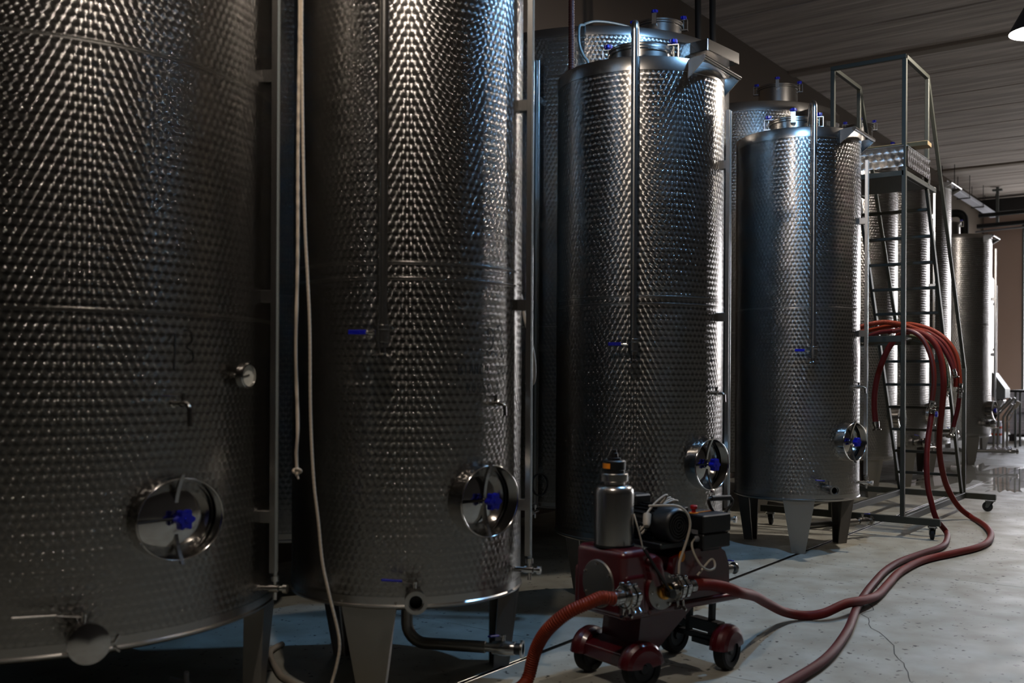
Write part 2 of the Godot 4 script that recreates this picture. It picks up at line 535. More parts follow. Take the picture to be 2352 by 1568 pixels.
func racking_pipe(tank: Node3D, th: float, R: float, ytop: float, ybot: float, yroof: float, r := 0.023, off := 0.075) -> void:
	var g := group_part("racking_pipe", tank, skin(th, R, 0.0))
	var pts := []
	pts.append(Vector3(0, yroof, -0.10))
	pts.append(Vector3(0, ytop - 0.09, -0.06))
	for i in 13:
		var a := PI - PI * i / 12.0
		pts.append(Vector3(0, ytop - 0.065 + sin(a) * 0.065 * 0.9, off - 0.065 + cos(a) * 0.065))
	pts.append(Vector3(0, ytop - 0.3, off))
	pts.append(Vector3(0, ybot + 0.02, off))
	obj("pipe", B.new().tube(pts, r, 20), M.steel, g)
	var b := B.new()
	b.lathe([Vector2(r * 0.9, 0.02), Vector2(r * 1.3, 0.02), Vector2(r * 1.3, 0.0), Vector2(r * 1.7, -0.004), Vector2(r * 1.7, -0.02), Vector2(r * 1.5, -0.024), Vector2(r * 1.5, -0.075), Vector2(r * 1.2, -0.079), Vector2(r * 1.2, -0.10), Vector2(r * 0.9, -0.10)], 20, Transform3D(Basis(), Vector3(0, ybot, off)))
	obj("valve_body", b, M.steel, g)
	b = B.new()
	b.lathe([Vector2(r * 0.8, -0.10), Vector2(r * 0.8, -0.125), Vector2(r * 1.95, -0.138), Vector2(r * 1.95, -0.147), Vector2(0, -0.146)], 20, Transform3D(Basis(), Vector3(0, ybot, off)))
	obj("outlet_ferrule", b, M.polish, g)
	b = B.new()
	b.tube([Vector3(-r, -0.04, 0), Vector3(-0.075, -0.034, 0)].map(func(p): return p + Vector3(0, ybot, off)), 0.007, 10)
	b.lathe([Vector2(0, 0.0), Vector2(0.012, 0.0), Vector2(0.012, 0.02), Vector2(0, 0.02)], 10, along_x(Vector3(-0.06, ybot - 0.036, off)))
	obj("lever", b, M.polish, g)
	obj("lever_grip", B.new().box(Vector3(-0.112, ybot - 0.033, off), Vector3(0.082, 0.022, 0.013), Basis(), 0.004), M.blue, g, "blue lever grip")


func strokes(tank: Node3D, th: float, R: float, y: float, lines: Array, w := 0.0045, called := "handwriting") -> void:
	# pen marks lying on the skin: (right, up) in metres from the centre point
	var b := B.new()
	for ln in lines:
		# smooth the polyline
		var cv := Curve3D.new()
		for i in ln.size():
			var p: Vector2 = ln[i]
			var tan := Vector2.ZERO
			if i > 0 and i < ln.size() - 1: tan = (ln[i + 1] - ln[i - 1]) / 6.0
			cv.add_point(Vector3(p.x, p.y, 0), Vector3(-tan.x, -tan.y, 0), Vector3(tan.x, tan.y, 0))
		cv.bake_interval = 0.004
		var q := cv.get_baked_points()
		for i in q.size() - 1:
			var d := (q[i + 1] - q[i])
			if d.length() < 1e-5: continue
			var s := Vector3(-d.y, d.x, 0).normalized() * w / 2
			var c := []
			for p in [q[i] + s, q[i + 1] + s, q[i + 1] - s, q[i] - s]:
				c.append(polar(th + rad_to_deg(p.x / R), R + 0.0025, y + p.y))
			b.poly(c, polar(th, 1.0, 0.0))
	var o := obj(called, b, M.ink, tank)
	o.set_meta("label", "black marker handwriting")


func leg(tank: Node3D, th: float, R: float, h: float, wt := 0.27, wb := 0.11) -> void:
	# a tapered folded plate: a front face and two turned-back flanges
	var g := B.new()
	var X := skin(th, R, 0.0)
	var up := 0.03
	var d := 0.012
	var back := 0.10
	var zt := 0.0
	var zb := -0.035
	var f := [Vector3(-wt / 2, h + up, zt), Vector3(wt / 2, h + up, zt), Vector3(wb / 2, 0.0, zb), Vector3(-wb / 2, 0.0, zb)]
	var fb := []
	for p in f: fb.append(p - Vector3(0, 0, d))
	var nf := (X.basis * Vector3(0, -0.05, 1)).normalized()
	g.poly(f.map(func(p): return X * p), nf)
	g.poly(fb.map(func(p): return X * p), -nf)
	for s in [[0, 3, -1.0], [1, 2, 1.0]]:
		var a: Vector3 = f[s[0]]
		var b: Vector3 = f[s[1]]
		var bk := Vector3(-s[2] * back * 0.35, 0, -back)
		var bk2 := Vector3(-s[2] * back * 0.10, 0, -back * 0.8)
		var nn := (X.basis * Vector3(s[2], 0.2, 0)).normalized()
		g.poly([X * a, X * b, X * (b + bk2), X * (a + bk)], nn)
		var ofs := Vector3(-s[2] * d, 0, 0)
		g.poly([X * (a + ofs), X * (b + ofs), X * (b + bk2 + ofs), X * (a + bk + ofs)], -nn)
		g.poly([X * (a + bk), X * (b + bk2), X * (b + bk2 + ofs), X * (a + bk + ofs)], X.basis * Vector3(0, 0, -1))
	g.poly([X * f[2], X * f[3], X * (f[3] + Vector3(0.01, 0, -back * 0.8)), X * (f[2] + Vector3(-0.01, 0, -back * 0.8))], Vector3.DOWN)
	obj("leg", g, M.leg, tank)


func lid(tank: Node3D, at: Vector3, r: float, h: float, th0 := 20.0) -> void:
	var g := group_part("lid_neck", tank, Transform3D(Basis(), at))
	obj("neck", B.new().lathe([Vector2(r, -0.1), Vector2(r, h - 0.03), Vector2(r + 0.014, h - 0.026), Vector2(r + 0.014, h - 0.014)], 40), M.steel, g)
	obj("lid", B.new().lathe([Vector2(r + 0.014, h - 0.014), Vector2(r + 0.02, h - 0.008), Vector2(r + 0.02, h + 0.004), Vector2(r + 0.012, h + 0.012), Vector2(r * 0.9, h + 0.014), Vector2(r * 0.5, h + 0.035), Vector2(0, h + 0.045)], 40), M.steel, g)
	for k in 4:
		var th := th0 + 90.0 * k
		var X := skin(th, r, h)
		var b := B.new()
		b.box(Vector3(0, -0.055, 0.03), Vector3(0.045, 0.012, 0.06), Basis(), 0.002)
		b.box(Vector3(0, -0.01, 0.055), Vector3(0.04, 0.09, 0.006), Basis(), 0.001)
		b.box(Vector3(0, 0.035, 0.02), Vector3(0.04, 0.006, 0.075), Basis(), 0.001)
		b.tube([Vector3(0, -0.05, 0.02), Vector3(0, 0.05, 0.02)], 0.006, 8)
		objm("lid_clamp", b.mesh(), M.steel, g).transform = X
		var k2 := obj("knob", knob_mesh(0.03), M.blue, g, "blue plastic star knob")
		k2.transform = X * Transform3D(Basis(Vector3.RIGHT, -PI / 2), Vector3(0, 0.038, 0.02))


func ladder_rest(tank: Node3D, R: float, y: float, half := 27.0, out := 0.11) -> void:
	# two gusset plates with a bar between them, facing the aisle (+x)
	var g := group_part("ladder_rest", tank)
	var w := R * sin(deg_to_rad(half))
	var x0 := R * cos(deg_to_rad(half))
	var x1 := R + out
	for s in [-1.0, 1.0]:
		var X := Transform3D(Basis(Vector3.RIGHT, Vector3.UP, Vector3(0, 0, 1)), Vector3(0, y, s * w - 0.004))
		obj("gusset_plate", B.new().prism([Vector2(x0 - 0.01, -0.075), Vector2(x0 - 0.01, 0.045), Vector2(x0 + 0.03, 0.055), Vector2(x1 + 0.02, 0.06), Vector2(x1 + 0.03, 0.035), Vector2(x1 + 0.01, 0.015)], 0.008, X), M.steel, g)
	obj("rest_bar", B.new().tube([Vector3(x1 + 0.02, y + 0.045, w + 0.01), Vector3(x1 + 0.02, y + 0.045, -w - 0.01)], 0.017, 14), M.polish, g)


func drain_pipe(tank: Node3D, th: float, len: float, y: float, capped := false) -> void:
	var g := group_part("drain_pipe", tank)
	var e := polar(th, len - 0.19, y)
	var pts := [Vector3(0, 0.42, 0)]
	for i in 7:
		var a := PI / 2 * i / 6.0
		var q := polar(th, 0.10 * (1 - cos(a)), y + 0.10 * (1 - sin(a)))
		pts.append(q)
	pts.append(e)
	obj("pipe", B.new().tube(pts, 0.03, 18), M.dull, g)
	ball_valve(tank, Transform3D(skin(th, 1.0, 0).basis, e), 0.029, Vector3(-1, 0.15, -0.35), capped)


func tank(label: String, C: Vector2, R: float, zb: float, zt: float, legs: Array, seams: Array, lid_at := Vector3.INF, lid_r := 0.2, lid_h := 0.16, wseed := 1, rim_band := 0.085, detail := 1) -> Node3D:
	var t := thing("wine_tank", label, "tank", Vector3(C.x, 0, C.y))
	var px := 0.0345
	var n := roundf(TAU * R / px)
	var cuts := [zb + 0.05]
	for s in seams: cuts.append(s)
	cuts.append(zt - rim_band)
	for i in cuts.size() - 1:
		var b := B.new()
		var prof := []
		var y0: float = cuts[i] + (0.0 if i == 0 else 0.004)
		var y1: float = cuts[i + 1]
		var m := maxi(3, int((y1 - y0) / 0.06))
		for k in m + 1: prof.append(Vector2(R, lerpf(y0, y1, float(k) / m)))
		b.lathe(prof, 128 if detail else 96, Transform3D(), n, 1.0 / (2.0 * px), 0.0022, wseed * 17 + i)
		obj("shell_panel", b, M.perl, t)
	for s in seams:
		obj("weld_seam", B.new().lathe([Vector2(R - 0.003, s - 0.012), Vector2(R + 0.0018, s - 0.009), Vector2(R + 0.0012, s - 0.002), Vector2(R + 0.004, s), Vector2(R + 0.004, s + 0.004), Vector2(R - 0.003, s + 0.008)], 128), M.steel, t)
	# knuckle and cone below, plain band and roof above
	obj("bottom_cone", B.new().lathe([Vector2(0.03, zb - 0.10), Vector2(R * 0.5, zb - 0.055), Vector2(R - 0.03, zb - 0.012), Vector2(R + 0.002, zb), Vector2(R + 0.008, zb + 0.006), Vector2(R + 0.008, zb + 0.012), Vector2(R + 0.001, zb + 0.018), Vector2(R + 0.001, zb + 0.052)], 96), M.steel, t)
	obj("top_band", B.new().lathe([Vector2(R - 0.001, zt - rim_band - 0.002), Vector2(R + 0.002, zt - rim_band), Vector2(R + 0.002, zt - 0.006), Vector2(R - 0.002, zt), Vector2(R - 0.02, zt + 0.002)], 128), M.steel, t)
	obj("roof", B.new().lathe([Vector2(R - 0.02, zt + 0.002), Vector2(R * 0.6, zt + 0.025), Vector2(0.02, zt + 0.05)], 64), M.steel, t)
	for a in legs: leg(t, a, R - 0.012, zb)
	if lid_at != Vector3.INF:
		lid(t, lid_at, lid_r, lid_h)
	return t


# ---------------------------------------------------------------- curves
func smooth(pts: Array, step := 0.02) -> Array:
	var cv := Curve3D.new()
	cv.bake_interval = step
	for i in pts.size():
		var tn := Vector3.ZERO
		if i > 0 and i < pts.size() - 1: tn = (pts[i + 1] - pts[i - 1]) / 6.0
		cv.add_point(pts[i], -tn, tn)
	return Array(cv.get_baked_points())


func coupling(parent: Node3D, at: Vector3, dir: Vector3, r: float) -> void:
	# a hose tail with its clamp band and a flanged end pointing along dir
	var y := dir.normalized()
	var x := y.cross(Vector3(0.3, 0.2, 0.9)).normalized()
	var X := Transform3D(Basis(x, y, x.cross(y)), at)
	obj("hose_clamp", B.new().lathe([Vector2(r * 1.02, -0.035), Vector2(r * 1.16, -0.034), Vector2(r * 1.16, -0.016), Vector2(r * 1.02, -0.015)], 18, X), M.steel, parent)
	obj("coupling", B.new().lathe([Vector2(r * 0.9, -0.04), Vector2(r * 1.1, -0.008), Vector2(r * 1.1, 0.012), Vector2(r * 0.95, 0.016), Vector2(r * 0.95, 0.032), Vector2(r * 1.5, 0.042), Vector2(r * 1.5, 0.052), Vector2(r * 0.85, 0.052), Vector2(r * 0.8, 0.02), Vector2(0, 0.02)], 20, X), M.polish, parent)


func hose(label: String, pts: Array, r: float, m: Material, ends := [], ribs := false, group := "") -> Node3D:
	var t := thing("wine_hose", label, "hose", pts[0], 0.0, group)
	var q := smooth(pts, 0.0028 if ribs else 0.018)
	var o: Vector3 = pts[0]
	q = q.map(func(p): return p - o)
	obj("hose_body", B.new().tube(q, r, 12, true, 0.0035 if ribs else 0.0, 0.0125), m, t)
	for e in ends:
		if e == 0: coupling(t, q[0], q[0] - q[3], r)
		else: coupling(t, q[-1], q[-1] - q[-4], r)
	return t


# ---------------------------------------------------------------- the scene
func lamp(at: Vector3, col: Color, power: float, label: String) -> void:
	var t := thing("pendant_lamp", label, "lamp", at, 0.0, "pendant lamps over the aisle")
	obj("shade", B.new().lathe([Vector2(0.24, 0.0), Vector2(0.245, 0.004), Vector2(0.07, 0.32), Vector2(0.05, 0.34), Vector2(0.05, 0.44), Vector2(0.0, 0.45)], 40), M.lamp_out, t)
	obj("reflector", B.new().lathe([Vector2(0.238, 0.002), Vector2(0.062, 0.315), Vector2(0.0, 0.32)], 40), M.lamp_white, t)
	var glow := mat(Color(0.9, 0.9, 0.9), 0.5)
	glow.emission_enabled = true
	glow.emission = col
	glow.emission_energy_multiplier = 6.0
	obj("bulb", B.new().lathe([Vector2(0, -0.09), Vector2(0.06, -0.07), Vector2(0.09, 0), Vector2(0.07, 0.06), Vector2(0.04, 0.11), Vector2(0, 0.12)], 24, Transform3D(Basis(), Vector3(0, 0.0, 0))), glow, t)
	obj("cable", B.new().tube([Vector3(0, 0.44, 0), Vector3(0, 6.6 - at.y, 0)], 0.008, 8), M.black, t)
	var l := OmniLight3D.new()
	l.name = "lamp_light"
	l.light_color = col
	l.light_energy = power
	l.light_size = 0.08
	l.omni_range = 40.0
	l.omni_attenuation = 2.0
	l.shadow_enabled = true
	t.add_child(l)
	l.position = Vector3(0, -0.02, 0)


func _ready() -> void:
	# camera: 35 mm lens, level, a little rise, a slight roll
	var cam := Camera3D.new()
	cam.name = "camera"
	add_child(cam)
	cam.projection = Camera3D.PROJECTION_FRUSTUM
	cam.near = 0.05
	cam.far = 200.0
	cam.size = 2.0 * 0.05 * 784.0 / 2320.0
	cam.frustum_offset = Vector2(0, 0.05 * 80.0 / 2320.0)
	cam.position = Vector3(0, 1.5, 0)
	cam.basis = Basis(Vector3.UP, atan(1697.0 / 2320.0)) * Basis(Vector3.BACK, deg_to_rad(0.3))
	var ca := CameraAttributesPhysical.new()
	ca.frustum_focal_length = 35.0
	ca.frustum_focus_distance = 8.2
	ca.frustum_near = 0.05
	ca.frustum_far = 200.0
	ca.exposure_aperture = 2.2
	cam.attributes = ca
	cam.current = true

	var we := WorldEnvironment.new()
	we.name = "world"
	var env := Environment.new()
	env.background_mode = Environment.BG_SKY
	var sky := Sky.new()
	var sm := ProceduralSkyMaterial.new()
	sm.sky_top_color = Color(0.88, 0.90, 0.97)
	sm.sky_horizon_color = Color(1.0, 0.98, 0.97)
	sm.ground_horizon_color = Color(0.7, 0.72, 0.75)
	sm.ground_bottom_color = Color(0.5, 0.5, 0.5)
	sm.sky_energy_multiplier = 3.2
	sm.ground_energy_multiplier = 2.5
	sky.sky_material = sm
	env.sky = sky
	env.tonemap_mode = Environment.TONE_MAPPER_LINEAR
	env.tonemap_exposure = 1.0
	env.sdfgi_enabled = true
	env.ssao_enabled = true
	env.ssil_enabled = true
	we.environment = env
	add_child(we)

	make_materials()
	lamp(Vector3(-1.6, 4.69, -10.35), Color(1.0, 0.95, 0.90), 12.0, "conical pendant lamp glowing white at the upper right, beyond the access ladder")
	lamp(Vector3(-1.85, 4.69, -6.15), Color(0.56, 0.78, 1.0), 7.0, "cool white conical pendant lamp hanging over the aisle above the pump")
	lamp(Vector3(-1.85, 4.69, -2.0), Color(1.0, 0.94, 0.88), 5.0, "warm conical pendant lamp hanging over the aisle before the first tanks")
	build_room()
	build_tanks()
	build_ladder()
	build_hoses()
	build_pump()
	build_small()
	build_far_end()


func build_room() -> void:
	# floor: painted concrete bays on both sides of the drain
	var fl := Node3D.new()
	fl.name = "floor"
	add_child(fl)
	fl.set_meta("kind", "structure")
	obj("slab_base", B.new().box(Vector3(0.9, -0.16, -9.7), Vector3(14.6, 0.2, 44.4), Basis(), 0.0), M.gap, fl)
	var zs := [12.3, 8.7, 5.2, 1.9, -1.4, -4.74, -8.05, -11.6, -15.19, -18.7, -22.2, -25.7, -31.9]
	for i in zs.size() - 1:
		var z0: float = zs[i] - 0.002
		var z1: float = zs[i + 1] + 0.002
		for side in [[-6.3, -3.128], [-3.092, 8.1]]:
			obj("bay", B.new().box(Vector3((side[0] + side[1]) / 2, -0.03, (z0 + z1) / 2), Vector3(side[1] - side[0], 0.06, z0 - z1), Basis(), 0.002), M.floor, fl)
	var ck := B.new()
	var cr := RandomNumberGenerator.new()
	cr.seed = 4
	var p := Vector3(-2.16, 0.0012, -7.75)
	for i in 46:
		var q := p + Vector3(0.022 + cr.randfn(0.0, 0.028), 0, 0.065 + cr.randf() * 0.03)
		var sd := (q - p).cross(Vector3.UP).normalized() * 0.0022
		ck.poly([p + sd, q + sd, q - sd, p - sd], Vector3.UP)
		p = q
	obj("crack", ck, M.gap, fl)
	var dr := Node3D.new()
	dr.name = "trim_1"
	add_child(dr)
	dr.set_meta("kind", "structure")
	for x in [-3.124, -3.096]:
		obj("drain_edge", B.new().box(Vector3(x, -0.028, -9.7), Vector3(0.006, 0.06, 44.0), Basis(), 0.001), M.steel, dr)
	# walls and ceiling
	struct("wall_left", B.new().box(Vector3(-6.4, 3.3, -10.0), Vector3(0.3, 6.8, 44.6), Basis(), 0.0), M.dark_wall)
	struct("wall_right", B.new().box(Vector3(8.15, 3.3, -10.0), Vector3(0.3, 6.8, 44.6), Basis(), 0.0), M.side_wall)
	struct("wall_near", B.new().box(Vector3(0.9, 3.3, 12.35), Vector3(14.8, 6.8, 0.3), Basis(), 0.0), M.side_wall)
	var wf := B.new()
	wf.box(Vector3(-5.82, 3.3, -31.75), Vector3(1.16, 6.8, 0.3), Basis(), 0.0)
	wf.box(Vector3(-1.25, 3.3, -31.75), Vector3(1.5, 6.8, 0.3), Basis(), 0.0)
	wf.box(Vector3(6.05, 3.3, -31.75), Vector3(4.1, 6.8, 0.3), Basis(), 0.0)
	wf.box(Vector3(1.75, 6.29, -31.75), Vector3(4.6, 0.84, 0.3), Basis(), 0.0)
	wf.box(Vector3(1.75, 0.6, -31.75), Vector3(4.6, 1.4, 0.3), Basis(), 0.0)
	wf.box(Vector3(-3.62, 6.29, -31.75), Vector3(3.24, 0.84, 0.3), Basis(), 0.0)
	struct("wall_far", wf, M.wall)
	var df := B.new()
	df.box(Vector3(-5.21, 2.93, -31.75), Vector3(0.06, 5.88, 0.34), Basis(), 0.004)
	df.box(Vector3(-2.03, 2.93, -31.75), Vector3(0.06, 5.88, 0.34), Basis(), 0.004)
	df.box(Vector3(-3.62, 5.84, -31.75), Vector3(3.24, 0.06, 0.34), Basis(), 0.004)
	struct("door_1", df, M.galv)
	var fw := B.new()
	for x in [-0.47, 1.0, 2.5, 3.97]: fw.box(Vector3(x, 3.58, -31.75), Vector3(0.06, 4.56, 0.2), Basis(), 0.004)
	for y in [1.33, 3.6, 5.84]: fw.box(Vector3(1.75, y, -31.75), Vector3(4.5, 0.06, 0.2), Basis(), 0.004)
	struct("window_1", fw, M.galv)
	struct("floor_outside", B.new().box(Vector3(-2.7, -0.1, -46.0), Vector3(30, 0.1, 28.0), Basis(), 0.0), M.floor)
	var ce := Node3D.new()
	ce.name = "ceiling"
	add_child(ce)
	ce.set_meta("kind", "structure")
	obj("roof_deck", B.new().box(Vector3(0.9, 6.95, -9.7), Vector3(14.8, 0.3, 44.8), Basis(), 0.0), M.gap, ce)
	var cz := [-31.65, -30.3, -29.05, -27.45, -26.1, -24.78, -23.42, -21.9, -20.54, -19.25, -17.78, -16.3, -14.81, -13.43, -12.1, -10.75, -9.4, -8.1, -6.8, -5.35, -3.9, -2.5, -1.1, 0.3, 1.7, 3.1, 4.6, 6.1, 7.5, 8.9, 10.3, 12.3]
	for i in cz.size() - 1:
		var z0: float = cz[i] + 0.02
		var z1: float = cz[i + 1] - 0.02
		if i in [3, 10, 18]: z1 -= 0.26
		obj("ceiling_slab", B.new().box(Vector3(0.9, 6.71, (z0 + z1) / 2), Vector3(14.6, 0.22, z1 - z0), Basis(), 0.012), M.ceiling, ce)
		if i in [3, 10, 18]:
			obj("ceiling_beam", B.new().box(Vector3(0.9, 6.70, z1 + 0.15), Vector3(14.6, 0.28, 0.24), Basis(), 0.012), M.beam, ce)


func build_tanks() -> void:
	var T := {}
	# ---- the wide tank at the left edge
	var t := tank("wide steel tank marked 13 at the left edge, beside the hanging rope", Vector2(-4.49, -2.47), 1.06, 0.455, 5.0, [40.0, 129.0, 222.0, 312.0], [1.742, 2.745], Vector3(0, 5.0, 0), 0.22, 0.2, 3)
	manway(t, 88.2, 1.06, 0.933, 0.198, 0.163, 0.05)
	level_gauge(t, 119.0, 1.06, 0.62, 4.8)
	strokes(t, 89.0, 1.06, 1.60, [[Vector2(-0.05, 0.03), Vector2(-0.02, 0.06), Vector2(-0.018, 0.0), Vector2(-0.022, -0.085)], [Vector2(0.022, 0.075), Vector2(0.055, 0.072), Vector2(0.062, 0.035), Vector2(0.036, 0.01), Vector2(0.066, -0.01), Vector2(0.064, -0.045), Vector2(0.026, -0.058)]], 0.006)
	var g := group_part("beer_tap", t, skin(87.6, 1.06, 1.385))
	g.name = "sample_tap"
	obj("tap_body", B.new().lathe([Vector2(0.016, -0.02), Vector2(0.016, 0.01), Vector2(0.012, 0.012), Vector2(0.012, 0.06)], 14, along_z()).tube([Vector3(0, 0, 0.05), Vector3(0, 0.004, 0.075), Vector3(0, 0.0, 0.098), Vector3(0, -0.018, 0.115), Vector3(0, -0.085, 0.118)], 0.011, 12), M.polish, g)
	obj("tap_lever", B.new().bar(Vector3(0, 0.035, 0.07), Vector3(-0.075, 0.036, 0.04), 0.010, 0.006).tube([Vector3(0, 0.0, 0.07), Vector3(0, 0.042, 0.07)], 0.008, 10), M.polish, g)
	# dial thermometer
	g = group_part("dial_thermometer", t, skin(106.0, 1.06, 1.497))
	obj("case", B.new().lathe([Vector2(0.012, -0.02), Vector2(0.012, 0.03), Vector2(0.05, 0.032), Vector2(0.055, 0.038), Vector2(0.055, 0.066), Vector2(0.050, 0.070), Vector2(0.046, 0.070), Vector2(0.045, 0.06)], 32, along_z()), M.polish, g)
	obj("dial", B.new().lathe([Vector2(0.046, 0.060), Vector2(0, 0.060)], 32, along_z()), M.dial, g)
	obj("needle", B.new().bar(Vector3(0.012, 0.004, 0.062), Vector3(-0.034, -0.004, 0.062), 0.004, 0.001, Vector3(0, 0, 1), 0.0002), M.black, g)
	# large outlet valve with a capped end
	ball_valve(t, Transform3D(skin(68.5, 1.0, 0.0).basis, polar(68.5, 1.05, 0.54)), 0.045, Vector3(-1, 0.06, 0.0), true, M.polish, 0.24)
	T[1] = t

	# ---- tank 23
	t = tank("tall narrow steel tank marked 23, second from the left, behind the ribbed hose", Vector2(-3.45, -3.825), 0.574, 0.45, 4.6, [24.0, 144.0, 264.0], [1.94, 2.01], Vector3(0, 4.6, 0), 0.2, 0.17, 5)
	manway(t, 78.5, 0.574, 0.925, 0.178, 0.168, 0.07)
	level_gauge(t, 112.0, 0.574, 0.62, 4.4)
	racking_pipe(t, 32.0, 0.574, 4.85, 1.725, 4.6, 0.024, 0.085)
	sample_tap(t, 84.0, 0.574, 1.372)
	ball_valve(t, Transform3D(skin(45.0, 1.0, 0.0).basis, polar(45.0, 0.565, 0.515)), 0.034, Vector3(-1, 0.1, 0.1), false, null, 0.15)
	drain_pipe(t, 114.0, 0.60, 0.15)
	strokes(t, 87.0, 0.574, 1.655, [[Vector2(-0.044, 0.03), Vector2(-0.052, 0.05), Vector2(-0.04, 0.07), Vector2(-0.018, 0.055), Vector2(-0.012, 0.02), Vector2(-0.025, -0.02), Vector2(-0.05, -0.035), Vector2(-0.05, -0.055), Vector2(-0.03, -0.055), Vector2(-0.016, -0.035), Vector2(0.012, -0.06)], [Vector2(0.01, 0.06), Vector2(0.03, 0.085), Vector2(0.05, 0.06), Vector2(0.04, 0.02), Vector2(0.06, -0.01), Vector2(0.06, -0.05), Vector2(0.04, -0.065)]], 0.0048)
	strokes(t, 82.0, 0.574, 1.53, letters("BIANCH. DOC", 0.030, 0.042), 0.0028)
	strokes(t, 83.5, 0.574, 1.445, letters("ROSSO 8..", 0.030, 0.042), 0.0028)
	# ---- the tank behind the pump
	t = tank("tall steel tank behind the pump trolley with a vertical racking pipe down its front", Vector2(-3.33, -6.0), 0.556, 0.46, 3.49, [24.0, 144.0, 264.0], [1.955, 2.0], Vector3(0.0, 3.49, 0.0), 0.2, 0.19, 7)
	manway(t, 78.0, 0.556, 0.952, 0.175, 0.163, 0.06)
	level_gauge(t, 97.0, 0.556, 0.66, 3.22)
	racking_pipe(t, 25.8, 0.556, 3.69, 1.735, 3.49, 0.021, 0.075)
	sample_tap(t, 85.0, 0.556, 1.40)
	ladder_rest(t, 0.556, 3.435, 28.5, 0.015)
	drain_pipe(t, 160.0, 0.92, 0.12)
	strokes(t, 85.6, 0.556, 1.655, [[Vector2(-0.02, 0.0), Vector2(-0.026, 0.035), Vector2(-0.005, 0.05), Vector2(0.012, 0.02), Vector2(0.005, -0.02), Vector2(-0.025, -0.035), Vector2(-0.018, -0.055), Vector2(0.005, -0.045), Vector2(0.03, -0.05)]], 0.005)
	# ---- the tank left of the ladder
	t = tank("steel tank on tapered legs just left of the access ladder", Vector2(-3.30, -8.85), 0.54, 0.455, 3.63, [23.0, 143.0, 263.0], [2.10], Vector3(-0.04, 3.63, 0.0), 0.2, 0.17, 9)
	manway(t, 75.0, 0.54, 0.955, 0.178, 0.165, 0.06)
	level_gauge(t, 98.0, 0.54, 0.66, 3.4)
	racking_pipe(t, 33.0, 0.54, 3.83, 1.765, 3.63, 0.022, 0.075)
	sample_tap(t, 84.0, 0.54, 1.425)
	ladder_rest(t, 0.54, 3.565, 29.4, 0.03)
	ball_valve(t, Transform3D(skin(46.0, 1.0, 0.0).basis, polar(46.0, 0.535, 0.565)), 0.03, Vector3(-1, 0.1, 0.1))
	drain_pipe(t, 154.0, 0.93, 0.16, true)
	strokes(t, 83.5, 0.54, 1.64, [[Vector2(-0.02, 0.0), Vector2(-0.022, 0.03), Vector2(-0.004, 0.045), Vector2(0.012, 0.02), Vector2(0.0, -0.015)], [Vector2(-0.022, -0.05), Vector2(-0.005, -0.035), Vector2(0.01, -0.05), Vector2(-0.005, -0.07), Vector2(-0.022, -0.05)]], 0.004)

	# ---- second row against the wall
	t = tank("large steel tank against the wall, looming behind the tank by the pump trolley", Vector2(-4.84, -7.82), 1.22, 0.45, 4.265, [30.0, 150.0, 270.0], [1.9], Vector3(0.46, 4.265, -0.40), 0.21, 0.43, 11, 0.07)
	box_rest(t, 1.22, 4.12, 84.0)
	level_gauge(t, 12.0, 1.22, 0.5, 4.0)
	t = tank("large steel tank against the wall between the two racking-pipe tanks", Vector2(-4.86, -11.5), 1.0, 0.45, 4.56, [30.0, 150.0, 270.0], [2.0], Vector3(0.24, 4.56, -0.22), 0.23, 0.42, 13, 0.1)
	box_rest(t, 1.0, 4.35, 66.0)
	t = tank("dark steel tank against the wall, glimpsed in the gap beside the hanging rope", Vector2(-5.35, -4.7), 0.62, 0.45, 4.5, [30.0, 150.0, 270.0], [2.0], Vector3.INF, 0.2, 0.2, 15)

	# ---- the further tanks beyond the ladder
	t = tank("steel tank seen through the ladder rungs, nearest of those beyond the ladder", Vector2(-4.25, -13.26), 0.6, 0.47, 4.45, [50.0, 170.0, 290.0], [1.72, 2.74], Vector3(0.1, 4.45, -0.1), 0.16, 0.34, 17, 0.085, 0)
	manway(t, 90.0, 0.6, 1.0, 0.19, 0.165, 0.085)
	t = tank("steel tank seen right of the ladder's tall front post, behind the hanging hoses", Vector2(-4.25, -14.85), 0.6, 0.56, 4.40, [50.0, 170.0, 290.0], [1.78, 2.67], Vector3(0.12, 4.40, 0.1), 0.15, 0.34, 19, 0.085, 0)
	manway(t, 100.0, 0.6, 1.0, 0.19, 0.165, 0.085)
	level_gauge(t, 108.0, 0.6, 0.6, 4.2)
	ball_valve(t, Transform3D(skin(60.0, 1.0, 0.0).basis, polar(60.0, 0.59, 0.62)), 0.045, Vector3(-1, 0.2, 0.2), true)
	t = tank("steel tank just right of the ladder with a ladder rest at its top", Vector2(-4.4, -16.55), 0.65, 0.5, 4.50, [50.0, 170.0, 290.0], [2.6], Vector3.INF, 0.2, 0.2, 21, 0.085, 0)
	ladder_rest(t, 0.65, 4.42, 30.0, 0.06)
	ball_valve(t, Transform3D(skin(75.0, 1.0, 0.0).basis, polar(75.0, 0.64, 0.65)), 0.045, Vector3(-1, 0.2, 0.2), true)
	t = tank("furthest steel tank at the right end of the row, near the bright doorway", Vector2(-4.25, -19.3), 0.56, 0.49, 4.02, [40.0, 160.0, 280.0], [2.45], Vector3(-0.15, 4.02, 0.0), 0.19, 0.26, 23, 0.085, 0)
	manway(t, 84.0, 0.56, 0.95, 0.19, 0.165, 0.085)
	level_gauge(t, 104.0, 0.56, 0.7, 3.8)
	ladder_rest(t, 0.56, 3.94, 30.0, 0.06)
	drain_pipe(t, 112.0, 1.0, 0.22, true)
	ball_valve(t, Transform3D(skin(62.0, 1.0, 0.0).basis, polar(62.0, 0.55, 0.72)), 0.04, Vector3(-1, 0.2, 0.2), true, M.dark_steel)


